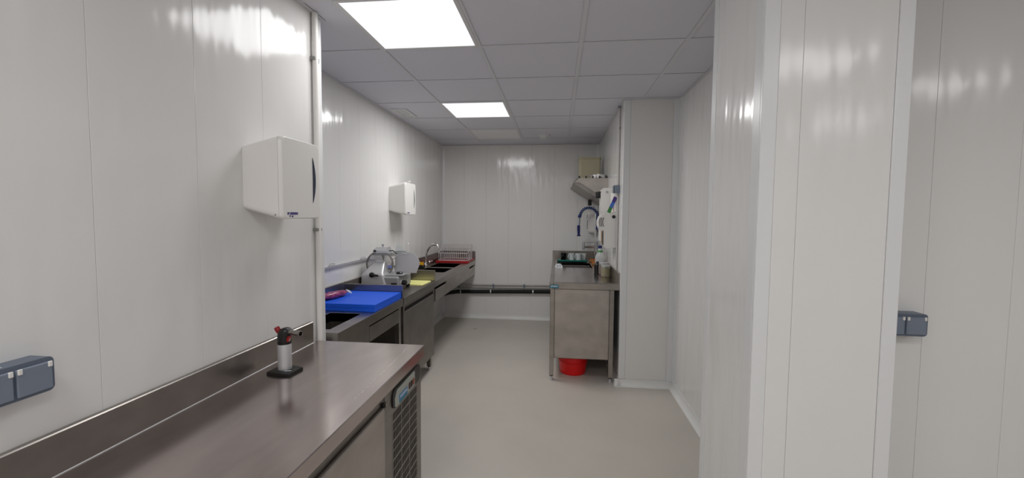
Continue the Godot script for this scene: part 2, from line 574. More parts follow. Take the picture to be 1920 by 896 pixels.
# ------------------------------------------------------------------ refrigerated counter in front
func near_counter() -> void:
	var o := thing("refrigerated_counter", "long stainless steel refrigerated counter in front with upstand and slotted side grille", "counter", V(-0.95, 0, 1.1))
	var X := -0.655
	var E := 2.012
	var S := 0.15
	put(o, "worktop", Shape.new().span(-1.225, X, 0.806, 0.86, S, E, 0.003), M.steel_top)
	put(o, "upstand", Shape.new().span(-1.2425, -1.2225, 0.80, 0.968, S, 1.975, 0.003), M.steel)
	put(o, "joint_bead", Shape.new().tube([V(-1.222, 0.8605, S), V(-1.222, 0.8605, 1.975)], 0.0022, 6), M.alu)
	# carcass with a hollow machine bay at the far end
	var b := Shape.new()
	b.span(-1.23, -0.675, 0.12, 0.805, S + 0.01, 1.56)
	b.span(-1.23, -1.2, 0.12, 0.805, 1.56, E - 0.012)
	b.span(-1.2, -0.675, 0.12, 0.805, E - 0.03, E - 0.012)
	b.span(-1.2, -0.675, 0.12, 0.15, 1.56, E - 0.03)
	b.span(-0.70, -0.672, 0.686, 0.805, 1.56, E - 0.012)
	b.span(-0.70, -0.672, 0.15, 0.686, 1.56, 1.632)
	b.span(-0.70, -0.672, 0.15, 0.686, 1.945, E - 0.012)
	b.span(-0.70, -0.672, 0.15, 0.19, 1.632, 1.945)
	put(o, "body", b, M.steel_dark)
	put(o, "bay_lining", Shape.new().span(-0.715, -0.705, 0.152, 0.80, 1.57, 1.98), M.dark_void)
	# slotted grille
	var g := Shape.new()
	var rows := 12
	for i in rows + 1:
		var y := 0.19 + (0.686 - 0.19) * i / rows
		g.span(-0.6745, -0.6715, y - (0.0045 if i % 2 else 0.0025), y + (0.0045 if i % 2 else 0.0025), 1.632, 1.945, 0.0006)
	for i in 22:
		var d := 1.638 + 0.3 * i / 21.0
		var wd := 0.008 if i % 7 == 0 else 0.0035
		g.span(-0.6745, -0.6718, 0.19, 0.686, d - wd / 2, d + wd / 2, 0.0005)
	var gr := put(o, "grille", g, M.steel_dark)
	gr.set_meta("kind", "stuff")
	# doors
	for k in [[0.93, 1.528], [0.32, 0.92]]:
		var dr := put(o, "door", Shape.new().span(-0.674, -0.657, 0.15, 0.762, k[0], k[1], 0.004), M.steel_door)
		put(dr, "gasket", Shape.new().span(-0.6745, -0.664, 0.15, 0.775, k[1] + 0.003, k[1] + 0.014, 0.001), M.rubber)
	put(o, "hinge_cap", Shape.new().span(-0.674, -0.658, 0.752, 0.772, 1.545, 1.56, 0.004), M.steel_dark)
	# control panel
	var cp := put(o, "control_panel", Shape.new().prism(rr(0.345, 0.082, 0.03, 6), -0.004, 0.006, facing_x(-0.672, 0.742, 1.80)), M.black_plastic)
	put(cp, "display_plate", Shape.new().prism(PackedVector2Array([Vector2(-0.152, -0.034), Vector2(-0.155, 0.0), Vector2(-0.13, 0.032), Vector2(0.075, 0.035), Vector2(0.088, 0.028), Vector2(0.088, -0.036), Vector2(-0.14, -0.038)]), 0.006, 0.0085, facing_x(-0.672, 0.742, 1.80)), M.panel_grey)
	put(cp, "badge", Shape.new().prism(rr(0.095, 0.03, 0.004), 0.0085, 0.0098, facing_x(-0.672, 0.727, 1.738)), M.label_blue)
	var bd := put(cp, "badge_strip", Shape.new().prism(rr(0.095, 0.013, 0.003), 0.0085, 0.0099, facing_x(-0.672, 0.712, 1.738)), M.label_teal)
	var lt := Shape.new()
	for i in 6:
		lt.box(V(-0.6618, 0.731, 1.705 + i * 0.0135), Vector3(0.0008, 0.010, 0.008), 0.0002)
	put(cp, "lettering", lt, M.label_white)
	for k in [[1.815, M.maroon], [1.84, M.black_plastic], [1.866, M.orange_light]]:
		put(cp, "button", Shape.new().prism(rr(0.017, 0.03, 0.008, 5), 0.0085, 0.012, facing_x(-0.672, 0.732, k[0])), k[1])
	# feet
	for k in [[-0.72, 0.25], [-0.72, 1.93], [-1.18, 0.25], [-1.18, 1.93]]:
		put(o, "leg", Shape.new().lathe([Vector2(0, 0), Vector2(0.03, 0), Vector2(0.03, 0.012), Vector2(0.02, 0.02), Vector2(0.02, 0.12), Vector2(0, 0.12)], 14, Transform3D(Basis(), V(k[0], 0, k[1]))), M.steel_dark)
	# dried streak of residue along the front edge, and smears
	var rng := RandomNumberGenerator.new()
	rng.seed = 4
	var rs := Shape.new()
	for i in 32:
		var d := 1.38 + i * 0.0185 + rng.randf_range(-0.004, 0.004)
		var l := rng.randf_range(0.003, 0.011)
		rs.box(V(-0.708 + 0.001 * sin(i * 0.5) - 0.00002 * i * i + rng.randf_range(-0.0008, 0.0008), 0.8601, d), Vector3(0.0022, 0.0004, l), 0.0001)
	var rp := put(o, "residue_streak", rs, M.label_white)
	rp.set_meta("kind", "stuff")

# ------------------------------------------------------------------ the run of units along the far left wall
func bowl(x0: float, x1: float, d0: float, d1: float, top: float, depth: float) -> Shape:
	var s := Shape.new()
	var t := 0.003
	s.span(x0 - t, x0, top - depth, top, d0 - t, d1 + t, 0.0005)
	s.span(x1, x1 + t, top - depth, top, d0 - t, d1 + t, 0.0005)
	s.span(x0, x1, top - depth, top, d0 - t, d0, 0.0005)
	s.span(x0, x1, top - depth, top, d1, d1 + t, 0.0005)
	s.span(x0, x1, top - depth - t, top - depth, d0, d1, 0.0005)
	return s

# a worktop with rectangular openings listed as [d0, d1] over one x range
func cut_top(x0: float, x1: float, y0: float, y1: float, d0: float, d1: float, hx0: float, hx1: float, holes: Array) -> Shape:
	var s := Shape.new()
	s.span(x0, hx0, y0, y1, d0, d1, 0.001)
	s.span(hx1, x1, y0, y1, d0, d1, 0.001)
	var v := d0
	for h in holes:
		s.span(hx0, hx1, y0, y1, v, h[0], 0.001)
		v = h[1]
	s.span(hx0, hx1, y0, y1, v, d1, 0.001)
	return s

func foot(parent: Node3D, x: float, d: float, top: float, w := 0.04, called := "leg") -> void:
	var l := put(parent, called, Shape.new().span(x - w / 2, x + w / 2, 0.045, top, d - w / 2, d + w / 2, 0.002), M.steel)
	put(l, "collar", Shape.new().lathe([Vector2(0, 0.038), Vector2(w * 0.48, 0.038), Vector2(w * 0.5, 0.05), Vector2(0, 0.05)], 14, Transform3D(Basis(), V(x, 0, d))), M.black_plastic)
	put(l, "adjuster", Shape.new().lathe([Vector2(0, 0), Vector2(w * 0.45, 0), Vector2(w * 0.45, 0.008), Vector2(w * 0.3, 0.014), Vector2(w * 0.3, 0.038), Vector2(0, 0.038)], 14, Transform3D(Basis(), V(x, 0, d))), M.alu)

func far_counter() -> void:
	var X := -1.19
	var B := -1.688
	# unit 1: sink bench behind the wall corner
	var o := thing("sink_bench", "stainless steel sink bench behind the wall corner, blue board on its top", "sink bench", V(-1.44, 0, 2.6))
	put(o, "worktop", cut_top(B, X, 0.80, 0.86, 2.15, 3.128, -1.49, -1.275, [[2.215, 2.60]]), M.steel)
	put(o, "basin", bowl(-1.49, -1.275, 2.215, 2.60, 0.859, 0.25), M.steel_dark)
	put(o, "upstand", Shape.new().span(B, B + 0.018, 0.8605, 0.975, 2.15, 3.128), M.steel)
	put(o, "divider", Shape.new().span(B, X - 0.003, 0.8605, 0.962, 3.128, 3.146, 0.002), M.steel)
	put(o, "apron", Shape.new().span(X - 0.03, X - 0.012, 0.60, 0.80, 2.17, 2.56), M.steel_dark)
	put(o, "apron", Shape.new().span(X - 0.03, X - 0.010, 0.685, 0.785, 2.565, 3.06), M.steel_dark)
	put(o, "rear_panel", Shape.new().span(B, B + 0.012, 0.12, 0.80, 2.2, 3.1), M.steel_dark)
	put(o, "shelf", Shape.new().span(B + 0.02, X - 0.05, 0.16, 0.18, 2.2, 3.05), M.steel_dark)
	foot(o, X - 0.03, 3.085, 0.80)
	foot(o, X - 0.03, 2.19, 0.80)
	foot(o, B + 0.04, 3.085, 0.80)
	foot(o, B + 0.04, 2.19, 0.80)
	# unit 2: cabinet
	o = thing("base_cabinet", "stainless steel base cabinet under the meat slicer, one tall door and short legs", "cabinet", V(-1.44, 0, 3.57))
	put(o, "worktop", Shape.new().span(B, X, 0.80, 0.86, 3.148, 3.986, 0.0015), M.steel)
	put(o, "upstand", Shape.new().span(B, B + 0.018, 0.8605, 0.975, 3.148, 3.986), M.steel)
	var b := Shape.new()
	b.span(B, X - 0.006, 0.135, 0.80, 3.15, 3.17)
	b.span(B, X - 0.006, 0.135, 0.80, 3.945, 3.965)
	b.span(B, B + 0.015, 0.135, 0.80, 3.17, 3.945)
	b.span(B + 0.015, X - 0.03, 0.135, 0.155, 3.17, 3.945)
	b.span(X - 0.045, X - 0.006, 0.775, 0.80, 3.17, 3.945)
	put(o, "body", b, M.steel_dark)
	var dr := put(o, "door", Shape.new().span(X - 0.026, X - 0.004, 0.14, 0.742, 3.175, 3.94, 0.003), M.steel_dark)
	put(dr, "finger_grip", Shape.new().span(X - 0.03, X - 0.012, 0.742, 0.772, 3.18, 3.935), M.dark_void)
	for k in [[X - 0.035, 3.20], [X - 0.035, 3.90], [B + 0.05, 3.20], [B + 0.05, 3.90]]:
		foot(o, k[0], k[1], 0.136)
	# unit 3: wall-hung double sink
	o = thing("double_sink", "wall-hung stainless steel double sink near the back wall, under the dish rack", "sink", V(-1.44, 0.65, 5.0))
	put(o, "worktop", cut_top(B, X, 0.80, 0.86, 3.99, 6.0, -1.60, -1.275, [[4.62, 5.0], [5.08, 5.5]]), M.steel)
	put(o, "basin", bowl(-1.60, -1.275, 4.62, 5.0, 0.859, 0.2), M.steel_dark)
	put(o, "basin", bowl(-1.60, -1.275, 5.08, 5.5, 0.859, 0.2), M.steel_dark)
	put(o, "divider", Shape.new().span(B, X - 0.004, 0.8605, 0.967, 3.99, 4.006, 0.002), M.steel)
	put(o, "upstand", Shape.new().span(B, B + 0.018, 0.8605, 0.985, 4.008, 6.0), M.steel)
	put(o, "end_upstand", Shape.new().span(B + 0.018, X, 0.8605, 0.988, 5.985, 6.003), M.steel)
	put(o, "apron", Shape.new().span(X - 0.022, X - 0.006, 0.652, 0.80, 4.42, 5.62), M.steel_door)
	put(o, "apron", Shape.new().span(X - 0.022, X - 0.006, 0.652, 0.772, 4.03, 4.418), M.steel_door)
	put(o, "apron", Shape.new().span(X - 0.022, X - 0.006, 0.652, 0.772, 5.622, 5.985), M.steel_door)
	put(o, "end_bracket", Shape.new().span(B, X - 0.022, 0.652, 0.80, 5.97, 5.985), M.steel_dark)
	put(o, "end_bracket", Shape.new().span(B, X - 0.022, 0.652, 0.80, 4.03, 4.045), M.steel_dark)
	put(o, "underside", Shape.new().span(B, X - 0.022, 0.645, 0.652, 4.03, 5.985), M.steel_dark)

# ------------------------------------------------------------------ the bench on the right
func right_counter() -> void:
	var o := thing("wash_bench", "stainless steel wash bench on the right with end panel, red bucket under it", "sink bench", V(0.25, 0, 4.9))
	var t := cut_top(-0.028, 0.545, 0.87, 0.897, 3.84, 5.985, 0.055, 0.42, [[5.02, 5.52]])
	put(o, "worktop", t, M.steel_top)
	var l := Shape.new()
	l.span(-0.066, -0.028, 0.848, 0.907, 3.80, 6.0, 0.004)
	l.span(-0.028, 0.574 - 0.012, 0.848, 0.907, 3.80, 3.84, 0.004)
	l.span(0.545, 0.562, 0.848, 0.897, 3.84, 6.0)
	put(o, "rolled_edge", l, M.steel)
	put(o, "upstand", Shape.new().span(0.545, 0.5625, 0.898, 1.006, 3.80, 6.0), M.steel)
	put(o, "end_upstand", Shape.new().span(-0.066, 0.545, 0.898, 1.018, 5.985, 6.003), M.steel)
	put(o, "basin", bowl(0.055, 0.42, 5.02, 5.52, 0.896, 0.22), M.steel_dark)
	put(o, "end_panel", Shape.new().span(-0.018, 0.474, 0.209, 0.846, 3.815, 3.828, 0.002), M.steel_door)
	put(o, "side_panel", Shape.new().span(-0.05, -0.035, 0.209, 0.846, 3.86, 5.9), M.steel_dark)
	put(o, "shelf", Shape.new().span(-0.03, 0.5, 0.19, 0.209, 3.86, 5.9), M.steel_dark)
	for k in [[-0.039, 3.822], [0.494, 3.822], [-0.039, 5.93], [0.494, 5.93]]:
		foot(o, k[0], k[1], 0.848)
	var bg := put(o, "badge", Shape.new().prism(rr(0.082, 0.034, 0.017, 6), 0, 0.003, facing_cam(-0.022, 0.872, 3.80)), M.label_teal)
	var lt := Shape.new()
	for i in 6:
		lt.box(V(-0.05 + i * 0.011, 0.873 + (0.001 if i % 2 else 0.0), 3.7965), Vector3(0.0075, 0.012 if i % 3 else 0.015, 0.0008), 0.0002)
	put(bg, "lettering", lt, M.label_white)
	# waste pipe behind the right leg
	single("waste_pipe", Shape.new().tube([V(0.537, 0.0, 4.3), V(0.537, 0.84, 4.3)], 0.018, 12), M.grey_plastic, "grey waste pipe standing in the gap between bench leg and wall", "pipe")
	# red bucket
	var bk := thing("bucket", "red plastic bucket on the floor under the right bench", "bucket", V(0.165, 0, 4.05))
	part(bk, "body", Shape.new().lathe([Vector2(0, 0), Vector2(0.118, 0), Vector2(0.124, 0.006), Vector2(0.142, 0.165), Vector2(0.146, 0.165), Vector2(0.146, 0.175), Vector2(0.14, 0.175), Vector2(0.121, 0.01), Vector2(0, 0.01)], 36), M.red_plastic)
	var hp := []
	for i in 13:
		var f := PI * i / 12.0
		hp.append(Vector3(0.149 * cos(f), 0.163 - 0.05 * sin(f), 0.149 * sin(f)))
	part(bk, "handle", Shape.new().tube(hp, 0.003, 8), M.red_plastic)

# ------------------------------------------------------------------ things on the walls and the ceiling
func towel_dispenser(at: Vector3, w: float, h: float, deep: float, label: String, window: Material, keyed: bool) -> void:
	# local: x out of the wall, y up, z towards the camera (0 = near side, -w = far side)
	var o := thing("towel_dispenser", label, "dispenser", at, "paper towel dispensers on the left wall")
	var rings := []
	var n := 7
	for i in n:
		var f := i / float(n - 1)
		var hh := lerpf(h * 0.385, h * 0.5, f)
		var x := deep * f
		var r := 0.02
		var ring := []
		for p in rr(w, 2 * hh, r, 3):
			ring.append(Vector3(x, p.y, p.x - w / 2))
		rings.append(ring)
	part(o, "housing", Shape.new().loft(rings, false), M.white_plastic)
	# front cover: bowed, its far edge rounded
	var s := Shape.new()
	rings = []
	for i in 6:
		var f := i / 5.0
		var k := 1.0 - 0.10 * f * f
		var ring := []
		for p in rr(w * (1.0 - 0.06 * f), h * (1.0 - 0.03 * f * f), 0.022, 4):
			var bow := 0.012 * sqrt(maxf(0.0, 1.0 - f * f)) if false else 0.0
			ring.append(Vector3(deep + 0.001 + 0.016 * sin(f * PI / 2) + bow, p.y, p.x - w / 2))
		rings.append(ring)
	var c := part(o, "cover", s.loft(rings, true), M.white_plastic)
	# crescent sight window
	var poly := PackedVector2Array()
	var wh := h * 0.30
	for i in 13:
		var f := -1.0 + 2.0 * i / 12.0
		poly.append(Vector2(0.021 * (1.0 - f * f), f * wh))
	for i in range(11, 0, -1):
		var f := -1.0 + 2.0 * i / 12.0
		poly.append(Vector2(0.001 * (1.0 - f * f), f * wh))
	var xf := Transform3D(Basis(Vector3(0, 0, -1), Vector3(0, 1, 0), Vector3(1, 0, 0)), Vector3(deep + 0.0165, 0.004, -w * 0.79))
	part(c, "sight_window", Shape.new().prism(poly, 0, 0.0025, xf), window)
	var lb := Shape.new()
	lb.box(Vector3(deep + 0.0178, -h * 0.43, -w * 0.13), Vector3(0.0008, 0.009, 0.012), 0.0002)
	lb.box(Vector3(deep + 0.0178, -h * 0.432, -w * 0.27), Vector3(0.0008, 0.010, 0.05), 0.0002)
	lb.box(Vector3(deep + 0.0178, -h * 0.463, -w * 0.17), Vector3(0.0008, 0.005, 0.008), 0.0002)
	lb.box(Vector3(deep + 0.0178, -h * 0.468, -w * 0.23), Vector3(0.0008, 0.006, 0.010), 0.0002)
	part(c, "printed_label", lb, M.label_violet)
	part(o, "rivet", Shape.new().ball(Vector3(deep - 0.015, -h * 0.45, 0.0), Vector3(0.003, 0.003, 0.001), 8), M.grey_plastic)
	if keyed:
		part(o, "key", Shape.new().lathe([Vector2(0, 0), Vector2(0.007, 0), Vector2(0.007, 0.014), Vector2(0.018, 0.02), Vector2(0.018, 0.03), Vector2(0, 0.031)], 14, Transform3D(Basis(), Vector3(deep - 0.01, h * 0.488, -w * 0.55))), M.white_gloss)

# surface socket box with two flap lids; local: the front looks along +z
func socket(at: Vector3, turn: float, label: String, sticker: bool) -> void:
	var o := thing("power_socket", label, "socket", at, "twin power sockets")
	o.rotation.y = turn
	var W := 0.152
	var H := 0.082
	part(o, "box", Shape.new().prism(rr(W, H, 0.012, 5), 0, 0.05), M.slate_plastic)
	for s in [-1, 1]:
		var l := part(o, "lid", Shape.new().box(Vector3(s * 0.036, -0.002, 0.052), Vector3(0.066, 0.064, 0.008), 0.003), M.grey_plastic)
		for k in [-1, 1]:
			part(l, "clip", Shape.new().box(Vector3(s * 0.036 + k * 0.028, 0.0245, 0.0565), Vector3(0.008, 0.013, 0.005), 0.002), M.white_gloss)
	if sticker:
		part(o, "paper_label", Shape.new().box(Vector3(-0.035, 0.0415, 0.024), Vector3(0.05, 0.0008, 0.03), 0.0002), M.label_white)

func pipe_clip(parent: Node3D, c: Vector3, r: float, out: Vector3) -> void:
	var s := Shape.new()
	s.box(c - out * r * 0.4, Vector3(abs(out.x) * r * 2.2 + (1 - abs(out.x)) * r * 2.8, 0.016, abs(out.z) * r * 2.2 + (1 - abs(out.z)) * r * 2.8), 0.002)
	put(parent, "pipe_clip", s, M.clip_grey)

func wall_things() -> void:
	towel_dispenser(V(-1.2425, 1.655, 1.543), 0.262, 0.328, 0.15, "large white towel dispenser with dark blue crescent window on the near left wall", M.window_blue, false)
	towel_dispenser(V(-1.6895, 1.672, 4.066), 0.30, 0.326, 0.158, "white towel dispenser with key on top, on the far left wall above the slicer", M.window_grey, true)
	socket(V(-1.2425, 1.130, 0.783), PI / 2, "grey-blue twin socket on the left wall above the front counter", true)
	socket(V(1.259, 1.128, 1.6995), 0.0, "grey-blue twin socket half hidden behind the white pillar", false)
	# conduit beside the corner of the near wall
	var o := thing("conduit", "white plastic conduit running up the near wall corner beside the tall trim", "pipe", V(-1.225, 0, 2.034))
	put(o, "pipe", Shape.new().tube([V(-1.2255, 0.0, 2.036), V(-1.2255, 2.517, 2.036)], 0.0145, 16), M.white_plastic)
	for y in [2.29, 1.432]:
		pipe_clip(o, V(-1.2255, y, 2.036), 0.0145, Vector3(1, 0, 0))
	# thin conduit on the right wall, with a small switch box
	o = thing("conduit", "thin pale conduit running down the right corridor wall from the ceiling", "pipe", V(0.555, 0, 4.0))
	put(o, "pipe", Shape.new().tube([V(0.5525, 1.80, 3.985), V(0.5525, 2.517, 3.985)], 0.009, 12), M.pale_pipe)
	put(o, "pipe", Shape.new().tube([V(0.5525, 1.01, 3.985), V(0.5525, 1.725, 3.985)], 0.009, 12), M.pale_pipe)
	pipe_clip(o, V(0.5525, 2.32, 3.985), 0.009, Vector3(-1, 0, 0))
	put(o, "end_collar", Shape.new().span(0.536, 0.5625, 2.505, 2.517, 3.965, 4.005), M.grey_plastic)
	o = thing("switch_box", "small grey switch box on the right wall beside the upper dispenser", "switch", V(0.563, 1.765, 3.985))
	put(o, "box", Shape.new().span(0.517, 0.5625, 1.727, 1.799, 3.945, 4.02, 0.004), M.grey_plastic)
	put(o, "lid", Shape.new().span(0.505, 0.517, 1.727, 1.797, 3.95, 4.015, 0.005), M.slate_plastic)
	# ceiling fittings
	o = thing("ceiling_vent", "small rectangular white vent in the ceiling beside the left wall", "vent", V(-1.53, CEIL, 4.09))
	var f := Shape.new()
	f.box(Vector3(0, 0.0, 0.155), Vector3(0.15, 0.010, 0.03), 0.002)
	f.box(Vector3(0, 0.0, -0.155), Vector3(0.15, 0.010, 0.03), 0.002)
	f.box(Vector3(0.06, 0.0, 0), Vector3(0.03, 0.010, 0.28), 0.002)
	f.box(Vector3(-0.06, 0.0, 0), Vector3(0.03, 0.010, 0.28), 0.002)
	part(o, "frame", f, M.lamp_frame)
	for i in 7:
		part(o, "slat", Shape.new().box(Vector3(0, 0.001, -0.12 + i * 0.04), Vector3(0.09, 0.004, 0.028), 0.001, Transform3D(Basis(Vector3.RIGHT, 0.0), Vector3.ZERO)), M.lamp_frame)
	o = thing("smoke_detector", "round white detector on the ceiling beside the unlit panel", "detector", V(-0.185, 2.5222, 5.34))
	part(o, "base", Shape.new().lathe([Vector2(0, -0.022), Vector2(0.07, -0.022), Vector2(0.076, -0.012), Vector2(0.076, 0), Vector2(0, 0)], 28), M.lamp_frame)
	part(o, "cap", Shape.new().lathe([Vector2(0, -0.04), Vector2(0.04, -0.038), Vector2(0.052, -0.022), Vector2(0, -0.022)], 28), M.lamp_frame)
	# knife rail on the far left wall
	o = thing("knife_rail", "long pale metal knife rail on the far left wall above the blue board", "rail", V(-1.69, 1.12, 3.4))
	put(o, "bar", Shape.new().span(-1.6895, -1.672, 1.106, 1.128, 2.3, 4.35, 0.003), M.alu)
	for d in [2.90, 3.40, 3.9]:
		put(o, "hook", Shape.new().tube([V(-1.67, 1.124, d), V(-1.667, 1.140, d + 0.01), V(-1.667, 1.142, d + 0.05), V(-1.667, 1.134, d + 0.085)], 0.003, 8), M.alu_paint)
	# pipes on the back wall
	for k in [[0.50, "upper of two thin pale pipes along the back wall above the black pipe"], [0.462, "lower thin pale pipe along the back wall, just above the black pipe"]]:
		o = thing("water_pipe", k[1], "pipe", V(-0.8, k[0], 6.0), "thin pale pipes on the back wall")
		put(o, "pipe", Shape.new().tube([V(-1.66, k[0] - 0.012, 6.0), V(-0.05, k[0] + 0.012, 6.0)], 0.009, 10), M.pale_pipe)
		for x in [-1.43, -0.92, -0.47]:
			put(o, "pipe_clip", Shape.new().span(x - 0.01, x + 0.01, k[0] - 0.014 + 0.005 * (x + 0.8) * 3, k[0] + 0.016 + 0.015 * (x + 0.8), 5.985, 6.019), M.grey_plastic)
	o = thing("drain_pipe", "thick black drain pipe along the back wall under the thin pipes", "pipe", V(-0.8, 0.4, 5.98))
	put(o, "pipe", Shape.new().tube([V(-1.665, 0.352, 5.80), V(-1.64, 0.362, 5.88), V(-1.57, 0.375, 5.945), V(-1.45, 0.388, 5.982), V(-1.2, 0.396, 5.985), V(-0.7, 0.410, 5.985), V(-0.05, 0.425, 5.985)], 0.027, 16), M.rubber)
	for x in [-1.485, -1.40, -0.955, -0.34]:
		put(o, "pipe_clip", Shape.new().tube([V(x - 0.008, 0.39 + 0.023 * (x + 1.45), 5.984), V(x + 0.008, 0.39 + 0.023 * (x + 1.45), 5.984)], 0.0295, 16), M.alu)
	dispensers_right()
	shelf()
	spray_tap()

func dispensers_right() -> void:
	# lower dispenser: rounded front with three curved vents, seen from its side
	var o := thing("hand_towel_dispenser", "white vented dispenser with black lock on the right wall above the jars", "dispenser", V(0.563, 1.37, 4.2))
	var prof := PackedVector2Array([Vector2(0.0, -0.155), Vector2(0.10, -0.165), Vector2(0.125, -0.15), Vector2(0.150, -0.10), Vector2(0.152, 0.0), Vector2(0.172, 0.045), Vector2(0.174, 0.09), Vector2(0.160, 0.135), Vector2(0.14, 0.158), Vector2(0.11, 0.165), Vector2(0.0, 0.165)])
	var xf := Transform3D(Basis(Vector3(-1, 0, 0), Vector3(0, 1, 0), Vector3(0, 0, -1)), V(0.5625, 1.372, 4.06))
	put(o, "housing", Shape.new().prism(prof, 0, 0.25, xf), M.white_gloss)
	for i in 3:
		var sl := Shape.new()
		var pts := []
		for k in 7:
			var f := -1.0 + k / 3.0
			pts.append(V(0.5625 - (0.128 + 0.016 * i + 0.010 * (1 - f * f)), 1.372 + 0.085 + 0.042 * f, 4.0590))
		put(o, "vent_slot", sl.tube(pts, 0.0032, 6), M.black_plastic)
	put(o, "lock", Shape.new().lathe([Vector2(0.017, 0), Vector2(0.016, 0.004), Vector2(0, 0.0045)], 16, Transform3D(Basis(Vector3(1, 0, 0), Vector3(0, 0, 1), Vector3(0, 1, 0)), V(0.527, 1.508, 4.06))), M.black_plastic)
	put(o, "paper_slot", Shape.new().prism(PackedVector2Array([Vector2(0.128, -0.135), Vector2(0.137, -0.13), Vector2(0.139, -0.02), Vector2(0.135, 0.01), Vector2(0.130, 0.005)]), -0.002, 0.0, xf), M.black_plastic)
	put(o, "hanging_towel", Shape.new().prism(PackedVector2Array([Vector2(0.140, -0.13), Vector2(0.149, -0.1), Vector2(0.150, 0.0), Vector2(0.142, 0.005)]), -0.0015, 0.0, xf), M.wood_tan)
	put(o, "back_plate", Shape.new().span(0.5535, 0.5628, 1.22, 1.535, 4.045, 4.32), M.grey_plastic)
	# upper dispenser
	o = thing("soap_dispenser", "tall white dispenser with round lock and black knob, upper one on right wall", "dispenser", V(0.563, 1.68, 4.5))
	put(o, "housing", Shape.new().prism(PackedVector2Array([Vector2(0, -0.17), Vector2(0.118, -0.17), Vector2(0.124, -0.16), Vector2(0.124, 0.06), Vector2(0.115, 0.10), Vector2(0.095, 0.115), Vector2(0, 0.115)]), 0, 0.14, Transform3D(Basis(Vector3(-1, 0, 0), Vector3(0, 1, 0), Vector3(0, 0, -1)), V(0.5625, 1.69, 4.43))), M.white_gloss)
	put(o, "lock_ring", Shape.new().lathe([Vector2(0.012, 0), Vector2(0.012, 0.003), Vector2(0.008, 0.003), Vector2(0.008, 0.0)], 16, Transform3D(Basis(Vector3(1, 0, 0), Vector3(0, 0, 1), Vector3(0, 1, 0)), V(0.502, 1.762, 4.43))), M.grey_plastic)
	var kn := Shape.new()
	kn.lathe([Vector2(0, -0.034), Vector2(0.03, -0.034), Vector2(0.036, -0.02), Vector2(0.036, 0.02), Vector2(0.03, 0.034), Vector2(0, 0.034)], 18, Transform3D(Basis(), V(0.428, 1.735, 4.48)))
	for i in 5:
		kn.lathe([Vector2(0.036, -0.003), Vector2(0.040, -0.003), Vector2(0.040, 0.003), Vector2(0.036, 0.003)], 18, Transform3D(Basis(), V(0.428, 1.711 + i * 0.012, 4.48)))
	put(o, "knob", kn, M.black_plastic)
	# white box behind the sticker, on the wall beside the upper dispenser
	o = thing("glove_box", "narrow white wall box with a purple, blue and green diagonal sticker", "box", V(0.55, 1.66, 4.25))
	put(o, "box", Shape.new().span(0.535, 0.5625, 1.555, 1.75, 4.14, 4.40, 0.003), M.white_plastic)
	var rib := Shape.new()
	rib.span(0.531, 0.535, 1.56, 1.70, 4.139, 4.16)
	put(o, "pink_edge", rib, M.sticker_pink)
	var a := Vector2(0.552, 1.698)
	var b := Vector2(0.487, 1.548)
	var cols := [M.sticker_violet, M.sticker_violet, M.sticker_blue, M.sticker_blue, M.sticker_green, M.sticker_green]
	for i in 3:
		var p := a.lerp(b, i / 3.0)
		var q := a.lerp(b, (i + 1) / 3.0)
		var n := (b - a).orthogonal().normalized() * 0.017
		put(o, "sticker", Shape.new().prism(PackedVector2Array([p + n, q + n, q - n, p - n]), 0, 0.002, facing_cam(0, 0, 4.137)), [M.sticker_violet, M.sticker_blue, M.sticker_green][i])
	# box on the back wall behind the hose
	o = thing("wall_box", "white box dispenser on the back wall behind the blue spray hose", "box", V(0.47, 1.44, 6.0))
	put(o, "housing", Shape.new().span(0.415, 0.545, 1.295, 1.585, 5.91, 6.0195, 0.012), M.white_plastic)
	put(o, "slot", Shape.new().span(0.409, 0.4155, 1.33, 1.46, 5.93, 5.96, 0.001), M.grey_plastic)
	put(o, "upper_slot", Shape.new().tube([V(0.405, 1.48, 5.93), V(0.41, 1.52, 5.93), V(0.424, 1.565, 5.93)], 0.004, 6), M.grey_plastic)
	put(o, "lower_tray", Shape.new().span(0.43, 0.545, 1.285, 1.295, 5.9, 6.0195), M.white_plastic)

